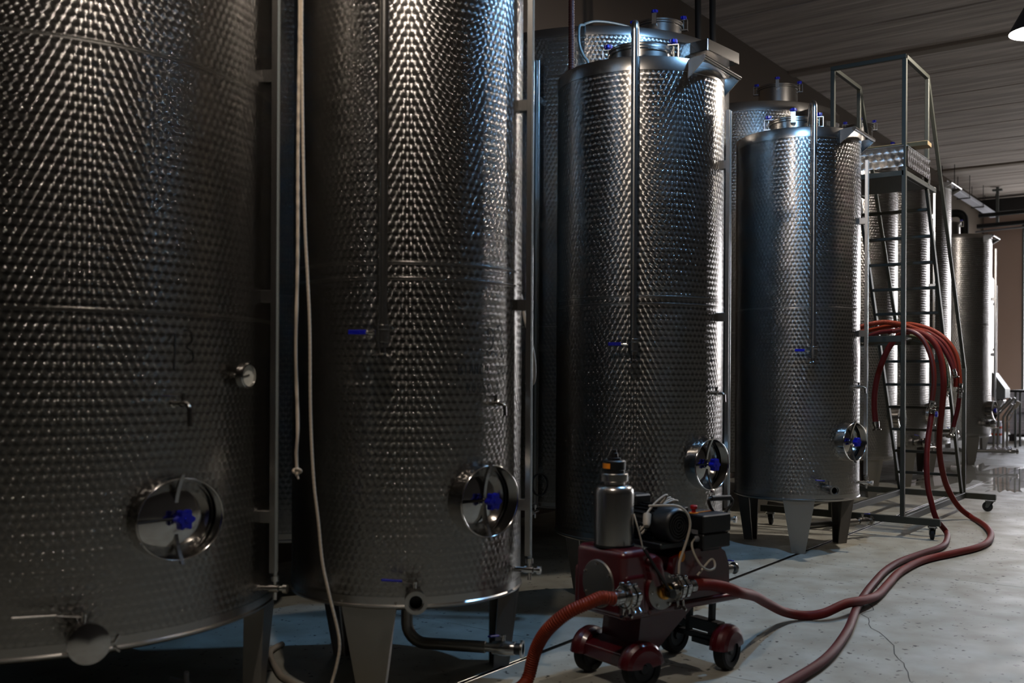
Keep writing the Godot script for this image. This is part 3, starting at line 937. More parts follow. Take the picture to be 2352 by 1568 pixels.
func box_rest(tank_node: Node3D, R: float, y: float, th: float) -> void:
	# a folded box shelf of sheet standing out from the rim
	var g := group_part("ladder_rest", tank_node, skin(th, R, y))
	var b := B.new()
	b.box(Vector3(0, 0.0, 0.06), Vector3(0.50, 0.008, 0.16), Basis(), 0.002)
	b.box(Vector3(0, 0.042, 0.136), Vector3(0.50, 0.092, 0.008), Basis(), 0.002)
	b.box(Vector3(-0.246, 0.042, 0.05), Vector3(0.008, 0.092, 0.18), Basis(), 0.002)
	b.box(Vector3(0.246, 0.042, 0.05), Vector3(0.008, 0.092, 0.18), Basis(), 0.002)
	obj("box_shelf", b, M.polish, g)


# simple pen letters: each is a list of strokes in a unit box
func letters(text: String, w: float, h: float) -> Array:
	var F := {
		"B": [[[0, 0], [0, 1]], [[0, 1], [0.6, 0.95], [0.55, 0.6], [0, 0.52]], [[0, 0.52], [0.7, 0.45], [0.65, 0.05], [0, 0]]],
		"I": [[[0.3, 0], [0.3, 1]]],
		"A": [[[0, 0], [0.35, 1], [0.7, 0]], [[0.15, 0.4], [0.55, 0.4]]],
		"N": [[[0, 0], [0, 1]], [[0, 1], [0.6, 0]], [[0.6, 0], [0.6, 1]]],
		"C": [[[0.65, 0.85], [0.3, 1], [0, 0.5], [0.3, 0], [0.65, 0.15]]],
		"H": [[[0, 0], [0, 1]], [[0.6, 0], [0.6, 1]], [[0, 0.5], [0.6, 0.5]]],
		"D": [[[0, 0], [0, 1]], [[0, 1], [0.6, 0.75], [0.6, 0.25], [0, 0]]],
		"O": [[[0.3, 1], [0, 0.5], [0.3, 0], [0.65, 0.5], [0.3, 1]]],
		"R": [[[0, 0], [0, 1]], [[0, 1], [0.6, 0.9], [0.5, 0.55], [0, 0.5]], [[0.2, 0.5], [0.65, 0]]],
		"S": [[[0.6, 0.9], [0.3, 1], [0.05, 0.8], [0.5, 0.4], [0.4, 0.05], [0, 0.08]]],
		"8": [[[0.3, 0.5], [0.1, 0.75], [0.3, 1], [0.5, 0.75], [0.3, 0.5], [0.05, 0.25], [0.3, 0], [0.58, 0.25], [0.3, 0.5]]],
		".": [[[0.2, 0], [0.3, 0.06]]],
	}
	var out := []
	var x := -w * text.length() * 0.5
	for c in text:
		if F.has(c):
			for st in F[c]: out.append(st.map(func(p): return Vector2(x + p[0] * w * 0.85, (p[1] - 0.5) * h)))
		x += w
	return out


func build_ladder() -> void:
	var t := thing("access_ladder", "rolling steel access ladder with guard rails, standing between the tanks on castors", "ladder", Vector3(-2.98, 0, -11.0))
	var o := Vector3(-2.98, 0, -11.0)
	var m: Material = M.ladder
	var XL := -3.33
	var XR := -2.65
	var ZF := -9.88
	var ZR := -10.70
	var ZB := -12.40
	var w := 0.04
	var bar := func(called: String, a: Vector3, b: Vector3, ww := 0.04, hh := 0.04): obj(called, B.new().bar(a - o, b - o, ww, hh, Vector3.UP if absf((b - a).normalized().y) < 0.95 else Vector3.BACK), m, t)
	for z in [ZF, ZB]: bar.call("base_beam", Vector3(-2.31, 0.166, z), Vector3(-4.05, 0.166, z), 0.05, 0.066)
	for x in [XL, XR]:
		bar.call("side_beam", Vector3(x, 0.166, ZF - 0.025), Vector3(x, 0.166, ZB + 0.025), 0.05, 0.064)
		bar.call("front_post", Vector3(x, 0.199, ZF), Vector3(x, 4.52, ZF))
		bar.call("rear_post", Vector3(x, 3.44, ZR), Vector3(x, 4.52, ZR))
		bar.call("hand_rail", Vector3(x, 4.54, ZF + 0.02), Vector3(x, 4.54, ZR - 0.02))
		bar.call("platform_beam", Vector3(x, 3.44, ZF - 0.02), Vector3(x, 3.44, ZR - 0.30), 0.04, 0.05)
		bar.call("stringer", Vector3(x, 3.42, ZR), Vector3(x, 0.2, ZB + 0.10), 0.03, 0.06)
		bar.call("slanted_rail", Vector3(x, 4.54, ZR - 0.02), Vector3(x, 1.62, ZB), 0.035, 0.035)
		bar.call("rear_upright", Vector3(x, 0.199, ZB), Vector3(x, 1.63, ZB))
	bar.call("hand_rail", Vector3(XL - 0.02, 4.54, ZF), Vector3(XR + 0.02, 4.54, ZF))
	bar.call("platform_beam", Vector3(XL, 3.44, ZF), Vector3(XR, 3.44, ZF), 0.04, 0.05)
	bar.call("platform_beam", Vector3(XL, 3.44, ZR), Vector3(XR, 3.44, ZR), 0.04, 0.05)
	bar.call("cross_bar", Vector3(XL, 1.875, ZF), Vector3(XR, 1.875, ZF), 0.03, 0.06)
	bar.call("cross_bar", Vector3(XL, 1.875, ZR - 0.02), Vector3(XR, 1.875, ZR - 0.02), 0.03, 0.07)
	bar.call("hose_bar", Vector3(-2.80, 1.90, ZF - 0.02), Vector3(-2.80, 1.90, ZR), 0.03, 0.03)
	obj("platform_deck", B.new().box(Vector3((XL + XR) / 2, 3.43, (ZF + ZR) / 2) - o, Vector3(XR - XL - 0.04, 0.03, ZF - ZR - 0.04), Basis(), 0.003), m, t)
	# toe boards of marbled sheet, each mapped so that its discs keep their size
	for q in [[Vector3(XL, 3.50, ZF + 0.026), Vector3(XR, 3.50, ZF + 0.026)], [Vector3(XR + 0.026, 3.50, ZF), Vector3(XR + 0.026, 3.50, ZR)], [Vector3(XL - 0.026, 3.50, ZF), Vector3(XL - 0.026, 3.50, ZR)]]:
		var b := B.new()
		var d: Vector3 = q[1] - q[0]
		var L := d.length()
		var nn := d.cross(Vector3.UP).normalized()
		for s in [1.0, -1.0]:
			var off: Vector3 = nn * 0.004 * s
			var k := []
			for e in [[0, 0], [1, 0], [1, 1], [0, 1]]:
				k.append(b.add(q[0] + d * e[0] + Vector3(0, 0.19 * e[1], 0) + off - o, nn * s, Vector2(e[0] * L / 0.07, e[1] * 0.19 / 0.14)))
			b.quad(k[0], k[1], k[2], k[3])
		obj("toe_board", b, M.perl, t)
		obj("toe_board_lip", B.new().bar(q[0] + Vector3(0, 0.195, 0) - o, q[1] + Vector3(0, 0.195, 0) - o, 0.02, 0.012), M.steel, t)
	# treads
	for i in 13:
		var y := 3.22 - 0.2555 * i
		if y < 0.3: break
		var f := (3.42 - y) / 3.22
		var z := lerpf(ZR, ZB + 0.10, f)
		obj("tread", B.new().box(Vector3((XL + XR) / 2, y, z) - o, Vector3(XR - XL - 0.03, 0.03, 0.06), Basis(), 0.004), m, t)
	# castors
	for c in [[-2.38, ZF, 20.0], [-2.37, ZB, 75.0], [-3.95, ZF, 10.0], [-3.95, ZB, 60.0]]:
		var g := group_part("castor", t, Transform3D(Basis(Vector3.UP, deg_to_rad(c[2])), Vector3(c[0], 0, c[1]) - o))
		var wh := B.new()
		wh.lathe([Vector2(0.012, -0.018), Vector2(0.045, -0.018), Vector2(0.055, -0.014), Vector2(0.057, 0), Vector2(0.055, 0.014), Vector2(0.045, 0.018), Vector2(0.012, 0.018)], 24, along_x(Vector3(0, 0.057, -0.03)))
		obj("wheel", wh, M.rubber, g)
		obj("hub", B.new().lathe([Vector2(0, -0.022), Vector2(0.014, -0.022), Vector2(0.014, 0.022), Vector2(0, 0.022)], 14, along_x(Vector3(0, 0.057, -0.03))), M.steel, g)
		var fk := B.new()
		for s in [-1.0, 1.0]:
			fk.prism([Vector2(-0.035, 0.118), Vector2(0.035, 0.118), Vector2(-0.012, 0.045), Vector2(-0.042, 0.045)], 0.004, Transform3D(Basis(Vector3(0, 0, 1), Vector3.UP, Vector3(-1, 0, 0)), Vector3(0.024 * s + 0.002, 0, 0)))
		fk.box(Vector3(0, 0.12, 0), Vector3(0.075, 0.012, 0.085), Basis(), 0.002)
		obj("fork", fk, M.galv, g)
	# a board left on the platform rails
	tag(obj("wooden_board", B.new().box(Vector3(-2.96, 3.725, -10.06), Vector3(0.98, 0.045, 0.16), Basis(Vector3.UP, deg_to_rad(2.0)), 0.004), M.wood), "weathered wooden board lying across the ladder's platform", "board")


func build_hoses() -> void:
	var red_a := [Vector3(-2.489, 1.19, -10.300), Vector3(-2.495, 1.117, -10.280), Vector3(-2.503, 0.910, -10.200), Vector3(-2.501, 0.704, -10.150), Vector3(-2.485, 0.499, -10.120), Vector3(-2.448, 0.338, -10.100), Vector3(-2.405, 0.174, -10.120), Vector3(-2.340, 0.030, -10.243), Vector3(-2.223, 0.030, -9.739), Vector3(-2.179, 0.030, -9.329), Vector3(-2.233, 0.030, -8.823), Vector3(-2.268, 0.030, -8.370), Vector3(-2.248, 0.030, -7.905), Vector3(-2.176, 0.030, -7.367), Vector3(-2.109, 0.030, -6.946), Vector3(-2.035, 0.030, -6.547), Vector3(-1.960, 0.030, -6.222), Vector3(-1.885, 0.030, -5.882), Vector3(-1.811, 0.030, -5.434), Vector3(-1.785, 0.030, -5.122), Vector3(-1.788, 0.030, -4.820), Vector3(-1.796, 0.030, -4.614), Vector3(-1.802, 0.030, -4.368), Vector3(-1.81, 0.03, -3.4)]
	hose("dark red hose trailing from a ladder coupling across the floor, past the pump", red_a, 0.026, M.hose_dark, [0])
	var red_b := [Vector3(-3.021, 1.032, -10.300), Vector3(-3.039, 1.188, -10.300), Vector3(-3.035, 1.362, -10.300), Vector3(-3.002, 1.545, -10.300), Vector3(-2.931, 1.745, -10.300), Vector3(-2.856, 1.869, -10.300), Vector3(-2.798, 1.928, -10.300), Vector3(-2.720, 1.961, -10.300), Vector3(-2.638, 1.955, -10.300), Vector3(-2.556, 1.923, -10.300), Vector3(-2.484, 1.859, -10.300), Vector3(-2.431, 1.765, -10.300), Vector3(-2.399, 1.622, -10.300), Vector3(-2.391, 1.413, -10.320), Vector3(-2.436, 1.199, -10.450), Vector3(-2.495, 0.977, -10.620), Vector3(-2.536, 0.793, -10.780), Vector3(-2.554, 0.604, -10.950), Vector3(-2.557, 0.409, -11.150), Vector3(-2.530, 0.250, -11.320), Vector3(-2.476, 0.122, -11.450), Vector3(-2.380, 0.030, -11.527), Vector3(-2.195, 0.030, -11.108), Vector3(-2.055, 0.030, -10.700), Vector3(-1.959, 0.030, -10.297), Vector3(-1.906, 0.030, -9.835), Vector3(-1.926, 0.030, -9.469), Vector3(-2.015, 0.030, -9.072), Vector3(-2.135, 0.030, -8.570), Vector3(-2.147, 0.030, -7.961), Vector3(-2.089, 0.030, -7.434), Vector3(-2.034, 0.032, -6.986), Vector3(-2.020, 0.060, -6.652), Vector3(-2.050, 0.082, -6.366), Vector3(-2.128, 0.045, -6.179), Vector3(-2.229, 0.030, -6.116), Vector3(-2.29, 0.075, -5.95), Vector3(-2.26, 0.195, -5.60), Vector3(-2.19, 0.305, -5.25), Vector3(-2.130, 0.385, -4.93), Vector3(-2.142, 0.424, -4.817), Vector3(-2.173, 0.444, -4.754), Vector3(-2.204, 0.457, -4.692), Vector3(-2.236, 0.463, -4.624), Vector3(-2.254, 0.463, -4.575)]
	hose("long smooth red hose looped over the ladder bar and running to the pump", red_b, 0.029, M.hose, [0])
	var lh := [Vector3(-2.392, 0.463, -4.14), Vector3(-2.405, 0.466, -4.085), Vector3(-2.436, 0.473, -4.041), Vector3(-2.475, 0.451, -3.988), Vector3(-2.540, 0.414, -3.941), Vector3(-2.607, 0.358, -3.916), Vector3(-2.676, 0.291, -3.928), Vector3(-2.734, 0.212, -3.947), Vector3(-2.762, 0.138, -3.951), Vector3(-2.775, 0.069, -3.94), Vector3(-2.77, 0.034, -3.87), Vector3(-2.74, 0.032, -3.6), Vector3(-2.6, 0.032, -3.2)]
	hose("orange-red ribbed hose curving down from the pump's front port to the floor", lh, 0.029, M.hose_orange, [], true)
	hose("orange ribbed hose arching highest over the ladder bar", [Vector3(-3.36, 1.72, -10.42), Vector3(-3.332, 1.872, -10.42), Vector3(-3.297, 1.960, -10.42), Vector3(-3.222, 2.016, -10.42), Vector3(-3.113, 2.049, -10.42), Vector3(-2.984, 2.063, -10.42), Vector3(-2.857, 2.047, -10.42), Vector3(-2.752, 2.018, -10.42), Vector3(-2.61, 1.96, -10.40), Vector3(-2.50, 1.88, -10.38)], 0.023, M.hose_orange, [], true, "hoses hung on the ladder")
	hose("outermost red hose on the ladder, coupled to a second length below", [Vector3(-3.247, 1.971, -10.50), Vector3(-3.137, 1.991, -10.50), Vector3(-3.007, 2.019, -10.50), Vector3(-2.878, 2.033, -10.50), Vector3(-2.773, 2.044, -10.50), Vector3(-2.660, 2.023, -10.50), Vector3(-2.549, 1.982, -10.50), Vector3(-2.459, 1.924, -10.50), Vector3(-2.382, 1.846, -10.50), Vector3(-2.326, 1.752, -10.50), Vector3(-2.298, 1.637, -10.50), Vector3(-2.285, 1.497, -10.50), Vector3(-2.284, 1.42, -10.50)], 0.022, M.hose_orange, [1], false, "hoses hung on the ladder")
	hose("short red hose hanging below the chrome coupling, rightmost on the ladder", [Vector3(-2.287, 1.345, -10.50), Vector3(-2.299, 1.222, -10.50), Vector3(-2.327, 1.094, -10.50), Vector3(-2.350, 0.995, -10.50)], 0.021, M.hose_dark, [0, 1], false, "hoses hung on the ladder")
	hose("red hose second from the outside of the loops on the ladder", [Vector3(-2.95, 1.96, -10.43), Vector3(-2.856, 1.985, -10.45), Vector3(-2.752, 1.995, -10.45), Vector3(-2.607, 1.972, -10.45), Vector3(-2.509, 1.921, -10.45), Vector3(-2.420, 1.846, -10.45), Vector3(-2.362, 1.752, -10.45), Vector3(-2.325, 1.640, -10.45), Vector3(-2.312, 1.518, -10.45), Vector3(-2.312, 1.42, -10.45)], 0.021, M.hose, [], false, "hoses hung on the ladder")
	var dk := hose("dark red hose with a band of black tape, coupled on the ladder", [Vector3(-3.15, 1.90, -10.36), Vector3(-3.046, 1.95, -10.36), Vector3(-2.918, 1.97, -10.36), Vector3(-2.751, 1.975, -10.36), Vector3(-2.615, 1.955, -10.36), Vector3(-2.526, 1.915, -10.36), Vector3(-2.445, 1.845, -10.36), Vector3(-2.385, 1.760, -10.36), Vector3(-2.345, 1.675, -10.36), Vector3(-2.318, 1.595, -10.36), Vector3(-2.305, 1.555, -10.36)], 0.021, M.hose_dark, [0, 1], false, "hoses hung on the ladder")
	obj("tape_band", B.new().tube(smooth([Vector3(-2.615, 1.955, -10.36), Vector3(-2.56, 1.934, -10.36), Vector3(-2.526, 1.915, -10.36)]).map(func(p): return p - Vector3(-3.15, 1.90, -10.36)), 0.0225, 12), M.black, dk)
	hose("brownish red hose hanging innermost beside the ladder's front post", [Vector3(-2.84, 1.96, -10.22), Vector3(-2.740, 1.975, -10.22), Vector3(-2.637, 1.945, -10.22), Vector3(-2.565, 1.886, -10.22), Vector3(-2.516, 1.798, -10.22), Vector3(-2.480, 1.697, -10.22), Vector3(-2.459, 1.580, -10.22), Vector3(-2.455, 1.454, -10.22), Vector3(-2.466, 1.329, -10.22), Vector3(-2.478, 1.255, -10.22)], 0.024, M.hose_brown, [1], false, "hoses hung on the ladder")
	hose("thin green ribbed hose hanging among the red hoses on the ladder", [Vector3(-2.78, 1.93, -10.6), Vector3(-2.651, 1.89, -10.60), Vector3(-2.527, 1.80, -10.60), Vector3(-2.450, 1.691, -10.60), Vector3(-2.420, 1.561, -10.60), Vector3(-2.411, 1.454, -10.60), Vector3(-2.423, 1.378, -10.60)], 0.018, M.hose_green, [1], true, "hoses hung on the ladder")


func build_pump() -> void:
	var t := thing("transfer_pump", "dark red wine transfer pump on a four-wheeled trolley with a steel canister on top", "pump", Vector3(-2.445, 0, -4.63), deg_to_rad(-18.0))
	# gearbox
	var b := B.new()
	b.rbox(Vector3(0, 0.505, 0.315), Vector3(0.36, 0.325, 0.19), 0.035)
	b.rbox(Vector3(-0.01, 0.45, 0.33), Vector3(0.40, 0.22, 0.14), 0.03)
	b.rbox(Vector3(0.0, 0.36, 0.26), Vector3(0.34, 0.06, 0.26), 0.02)
	obj("gearbox", b, M.red, t)
	var g := group_part("front_cover", t, Transform3D(Basis(), Vector3(0.0, 0.49, 0.405)))
	obj("cover_plate", B.new().lathe([Vector2(0.118, -0.01), Vector2(0.118, 0.006), Vector2(0.112, 0.012), Vector2(0, 0.012)], 40, along_z()), M.dull, g)
	for k in 6:
		var a := TAU * (k + 0.5) / 6.0
		obj("bolt", B.new().lathe([Vector2(0.008, 0.012), Vector2(0.008, 0.02), Vector2(0, 0.021)], 6, along_z(Vector3(cos(a), sin(a), 0) * 0.1)), M.steel, g)
	# canister
	g = group_part("canister", t, Transform3D(Basis(), Vector3(0, 0.665, 0.31)))
	obj("vessel", B.new().lathe([Vector2(0.097, 0.006), Vector2(0.098, 0.26), Vector2(0.094, 0.282), Vector2(0.084, 0.296), Vector2(0.066, 0.303), Vector2(0.054, 0.305), Vector2(0.054, 0.33), Vector2(0.0, 0.331)], 48), M.steel, g)
	obj("base_ring", B.new().lathe([Vector2(0.1, 0.0), Vector2(0.1, 0.012), Vector2(0.09, 0.013)], 40), M.black, g)
	var nut := B.new()
	nut.lathe([Vector2(0.05, 0.318), Vector2(0.066, 0.319), Vector2(0.070, 0.323), Vector2(0.070, 0.356), Vector2(0.066, 0.361), Vector2(0.05, 0.362)], 40)
	obj("union_nut", nut, M.steel, g)
	obj("pressure_switch", B.new().lathe([Vector2(0.053, 0.362), Vector2(0.053, 0.375), Vector2(0.056, 0.378), Vector2(0.056, 0.418), Vector2(0.05, 0.424), Vector2(0.032, 0.425), Vector2(0.032, 0.434), Vector2(0.02, 0.437), Vector2(0.018, 0.458), Vector2(0.013, 0.460), Vector2(0.013, 0.475), Vector2(0, 0.476)], 28), M.black, g)
	var sk := B.new()
	for i in 10:
		var a0 := deg_to_rad(-52.0 + 8.0 * i)
		var a1 := deg_to_rad(-44.0 + 8.0 * i)
		sk.poly([Vector3(sin(a0), 0, cos(a0)) * 0.0575 + Vector3(0, 0.384, 0), Vector3(sin(a1), 0, cos(a1)) * 0.0575 + Vector3(0, 0.384, 0), Vector3(sin(a1), 0, cos(a1)) * 0.0575 + Vector3(0, 0.410, 0), Vector3(sin(a0), 0, cos(a0)) * 0.0575 + Vector3(0, 0.410, 0)], Vector3(sin(a0), 0, cos(a0)))
	obj("yellow_sticker", sk, M.yellow, g)
	# pump head on the right with its cover, hub and hand lever
	b = B.new()
	b.lathe([Vector2(0.098, 0.0), Vector2(0.098, 0.165), Vector2(0.09, 0.18)], 36, along_x(Vector3(0.02, 0.46, 0.17)))
	b.lathe([Vector2(0.055, -0.1), Vector2(0.055, 0.06), Vector2(0.045, 0.09), Vector2(0.02, 0.10), Vector2(0, 0.10)], 28, along_x(Vector3(0.11, 0.585, 0.215)))
	b.tube([Vector3(0.16, 0.585, 0.215), Vector3(0.175, 0.56, 0.21), Vector3(0.17, 0.50, 0.19)], 0.05, 20)
	b.rbox(Vector3(0.02, 0.46, 0.17), Vector3(0.2, 0.21, 0.2), 0.035)
	obj("pump_head", b, M.red, t)
	g = group_part("side_cover", t, Transform3D(Basis(), Vector3(0.19, 0.46, 0.17)))
	obj("cover_plate", B.new().lathe([Vector2(0.092, -0.01), Vector2(0.092, 0.010), Vector2(0.086, 0.014), Vector2(0, 0.014)], 40, along_x()), M.dull, g)
	obj("brass_hub", B.new().lathe([Vector2(0.04, 0.01), Vector2(0.04, 0.03), Vector2(0.03, 0.034), Vector2(0.03, 0.05), Vector2(0, 0.05)], 28, along_x()), M.brass, g)
	for k in 6:
		var a := TAU * (k + 0.5) / 6.0
		obj("bolt", B.new().lathe([Vector2(0.008, 0.012), Vector2(0.008, 0.02), Vector2(0, 0.021)], 6, along_x(Vector3(0, cos(a), sin(a)) * 0.078)), M.steel, g)
	obj("hand_lever", B.new().bar(Vector3(0.255, 0.455, 0.165), Vector3(0.20, 0.68, 0.30), 0.022, 0.012).lathe([Vector2(0.022, 0.0), Vector2(0.022, 0.03), Vector2(0, 0.031)], 16, along_x(Vector3(0.238, 0.455, 0.165))), M.black, t)
	# chrome unions on the front and rear ports
	for s in [1.0, -1.0]:
		var z0 := 0.365 if s > 0 else 0.10
		var g2 := group_part("hose_union", t, Transform3D(Basis(Vector3.UP, 0.0 if s > 0 else PI), Vector3(0.205, 0.462, z0)))
		b = B.new()
		b.lathe([Vector2(0.035, -0.025), Vector2(0.035, 0.0), Vector2(0.052, 0.002), Vector2(0.056, 0.015), Vector2(0.050, 0.03), Vector2(0.036, 0.034), Vector2(0.05, 0.038), Vector2(0.054, 0.05), Vector2(0.048, 0.064), Vector2(0.034, 0.068), Vector2(0.032, 0.10), Vector2(0.036, 0.102), Vector2(0.036, 0.118), Vector2(0.028, 0.12)], 28, along_z())
		obj("union_body", b, M.polish, g2)
		for q in [0.016, 0.052]:
			var c := B.new()
			c.lathe([Vector2(0.053, q - 0.011), Vector2(0.061, q - 0.009), Vector2(0.061, q + 0.009), Vector2(0.053, q + 0.011)], 28, along_z())
			c.tube([Vector3(-0.01, -0.05, q), Vector3(-0.014, -0.088, q)], 0.007, 8)
			c.box(Vector3(-0.014, -0.092, q), Vector3(0.05, 0.016, 0.008), Basis(Vector3.BACK, 0.5 if q > 0.03 else -0.3), 0.003)
			for a in [0.2, 1.1, 2.0, 2.9]: c.rbox(Vector3(cos(a) * 0.06, sin(a) * 0.06, q), Vector3(0.026, 0.026, 0.022), 0.009, 3)
			c.tube([Vector3(0.05, -0.045, q), Vector3(0.075, -0.062, q + 0.006)], 0.006, 8)
			obj("clamp", c, M.polish, g2)
		obj("hose_clamp", B.new().lathe([Vector2(0.03, 0.116), Vector2(0.034, 0.117), Vector2(0.034, 0.135), Vector2(0.03, 0.136)], 24, along_z()), M.steel, g2)
	# chassis
	var chs := B.new()
	chs.prism([Vector2(0.38, 0.11), Vector2(0.38, 0.17), Vector2(0.27, 0.20), Vector2(0.25, 0.345), Vector2(-0.12, 0.345), Vector2(0.06, 0.215), Vector2(0.20, 0.11)].map(func(p): return Vector2(p.x, p.y)), 0.27, Transform3D(Basis(Vector3(0, 0, 1), Vector3.UP, Vector3(-1, 0, 0)), Vector3(0.135, 0, 0)))
	chs.rbox(Vector3(0, 0.135, 0.36), Vector3(0.30, 0.07, 0.05), 0.012)
	obj("chassis", chs, M.red, t)
	obj("deck_plate", B.new().rbox(Vector3(0, 0.362, -0.09), Vector3(0.36, 0.04, 0.66), 0.016), M.red, t)
	obj("side_panel", B.new().prism([Vector2(0.06, 0.38), Vector2(0.06, 0.60), Vector2(-0.02, 0.625), Vector2(-0.16, 0.64), Vector2(-0.26, 0.635), Vector2(-0.315, 0.60), Vector2(-0.345, 0.53), Vector2(-0.35, 0.38)], 0.24, Transform3D(Basis(Vector3(0, 0, 1), Vector3.UP, Vector3(-1, 0, 0)), Vector3(0.16, 0, 0))), M.red, t)
	obj("yellow_label", B.new().lathe([Vector2(0.021, 0.0), Vector2(0.021, 0.002), Vector2(0, 0.002)], 20, along_x(Vector3(0.1605, 0.605, 0.0)), 1.0, 1.0, 0.0, 0, Vector2(1.35, 1.0)), M.yellow, t)
	# rear axle and struts
	var ax := B.new()
	ax.bar(Vector3(-0.18, 0.135, -0.3), Vector3(0.18, 0.135, -0.3), 0.045, 0.03)
	ax.box(Vector3(0.03, 0.115, -0.29), Vector3(0.12, 0.03, 0.05), Basis(), 0.003)
	ax.box(Vector3(0.05, 0.2, -0.3), Vector3(0.2, 0.06, 0.06), Basis(), 0.003)
	ax.bar(Vector3(0.08, 0.14, -0.3), Vector3(0.08, 0.35, -0.31), 0.03, 0.03)
	ax.bar(Vector3(-0.08, 0.14, -0.3), Vector3(-0.08, 0.35, -0.31), 0.03, 0.03)
	obj("rear_axle", ax, M.black, t)
	for w in [[-0.19, 0.3, 10.0], [0.19, 0.3, -8.0], [0.19, -0.3, 14.0], [-0.19, -0.3, 5.0]]:
		var X := Transform3D(Basis(Vector3.UP, deg_to_rad(w[2])), Vector3(w[0], 0, w[1]))
		var gw := group_part("wheel", t, X)
		obj("tyre", B.new().lathe([Vector2(0.06, -0.03), Vector2(0.085, -0.034), Vector2(0.097, -0.026), Vector2(0.101, 0.0), Vector2(0.097, 0.026), Vector2(0.085, 0.034), Vector2(0.06, 0.03)], 32, along_x(Vector3(0, 0.101, 0))), M.rubber, gw)
		obj("rim", B.new().lathe([Vector2(0.0, -0.03), Vector2(0.02, -0.03), Vector2(0.025, -0.02), Vector2(0.062, -0.024), Vector2(0.062, 0.024), Vector2(0.025, 0.02), Vector2(0.02, 0.03), Vector2(0, 0.03)], 28, along_x(Vector3(0, 0.101, 0))), M.black, gw)
		var out := 1.0 if w[0] > 0 else -1.0
		var fd := B.new()
		fd.arc_x([Vector2(0.03, 0.052 * out), Vector2(0.085, 0.050 * out), Vector2(0.108, 0.040 * out), Vector2(0.119, 0.022 * out), Vector2(0.122, 0.0), Vector2(0.119, -0.024 * out), Vector2(0.108, -0.044 * out), Vector2(0.09, -0.05 * out)], 2.0, 172.0, 26, Vector3(0, 0.11, 0))
		obj("fender", fd, M.red, gw)
	# motor across the trolley
	g = group_part("motor", t)
	var mo := B.new()
	mo.lathe([Vector2(0.0, -0.20), Vector2(0.075, -0.20), Vector2(0.082, -0.19), Vector2(0.082, 0.06), Vector2(0.088, 0.062), Vector2(0.088, 0.15), Vector2(0.080, 0.168), Vector2(0.074, 0.172)], 40, along_x(Vector3(0, 0.762, 0.03)))
	obj("motor_body", mo, M.black, g)
	var fins := B.new()
	for k in 22:
		var a := TAU * k / 22.0
		fins.box(Vector3(-0.06, 0.762 + sin(a) * 0.087, 0.03 + cos(a) * 0.087), Vector3(0.22, 0.004, 0.016), Basis(Vector3.RIGHT, -a), 0.001)
	obj("cooling_fin", fins, M.black, g).set_meta("kind", "stuff")
	var gr := B.new()
	gr.lathe([Vector2(0.076, 0.164), Vector2(0.0, 0.164)], 36, along_x(Vector3(0, 0.762, 0.03)))
	for k in 5:
		var r := 0.014 + 0.0145 * k
		gr.lathe([Vector2(r - 0.003, 0.165), Vector2(r - 0.003, 0.171), Vector2(r + 0.003, 0.171), Vector2(r + 0.003, 0.165)], 36, along_x(Vector3(0, 0.762, 0.03)))
	obj("fan_grille", gr, M.rubber, g)
	obj("terminal_box", B.new().box(Vector3(-0.13, 0.865, 0.04), Vector3(0.11, 0.06, 0.11), Basis(), 0.008), M.black, g)
	obj("motor_mount", B.new().box(Vector3(0.0, 0.662, 0.0), Vector3(0.30, 0.03, 0.27), Basis(), 0.005), M.black, g)
	# control box
	g = group_part("control_box", t)
	obj("enclosure", B.new().box(Vector3(0.11, 0.672, -0.20), Vector3(0.20, 0.075, 0.20), Basis(), 0.006), M.black, g)
	obj("enclosure_lid", B.new().box(Vector3(0.11, 0.760, -0.20), Vector3(0.204, 0.09, 0.204), Basis(), 0.006), M.black, g)
	obj("bracket", B.new().box(Vector3(0.11, 0.628, -0.20), Vector3(0.12, 0.022, 0.12), Basis(), 0.002), M.black, g)
	obj("button_collar", B.new().lathe([Vector2(0.024, 0.0), Vector2(0.024, 0.004), Vector2(0, 0.004)], 24, Transform3D(Basis(), Vector3(0.11, 0.805, -0.135))), M.yellow, g)
	obj("stop_button", B.new().lathe([Vector2(0.011, 0.0), Vector2(0.011, 0.018), Vector2(0.018, 0.02), Vector2(0.019, 0.034), Vector2(0.015, 0.038), Vector2(0, 0.039)], 24, Transform3D(Basis(), Vector3(0.11, 0.808, -0.135))), M.ebutton, g, "red emergency stop button")
	obj("yellow_strip", B.new().box(Vector3(0.10, 0.806, -0.235), Vector3(0.012, 0.003, 0.12), Basis(Vector3.UP, 0.1), 0.0005), M.yellow, g)
	obj("switch_knob", B.new().box(Vector3(0.04, 0.818, -0.13), Vector3(0.05, 0.028, 0.03), Basis(), 0.005), M.black, g)
	obj("cable_gland", B.new().lathe([Vector2(0.016, 0.0), Vector2(0.016, 0.012), Vector2(0.012, 0.02), Vector2(0.007, 0.024)], 16, along_z(Vector3(0.17, 0.685, -0.10))), M.grey, g)
	obj("type_label", B.new().box(Vector3(0.15, 0.718, -0.098), Vector3(0.05, 0.022, 0.002), Basis(), 0.0003), M.grey, g)
	var hd := smooth([Vector3(0.10, 0.80, -0.29), Vector3(0.10, 0.835, -0.265), Vector3(0.10, 0.862, -0.255), Vector3(0.10, 0.870, -0.275), Vector3(0.10, 0.866, -0.35), Vector3(0.10, 0.862, -0.42), Vector3(0.10, 0.85, -0.435), Vector3(0.10, 0.82, -0.42), Vector3(0.10, 0.78, -0.38), Vector3(0.10, 0.60, -0.34)])
	obj("push_handle", B.new().tube(hd, 0.009, 12).tube([Vector3(0.10, 0.870, -0.275), Vector3(0.10, 0.865, -0.415)], 0.014, 14), M.dark_steel, t)
	# power cables
	var c := B.new()
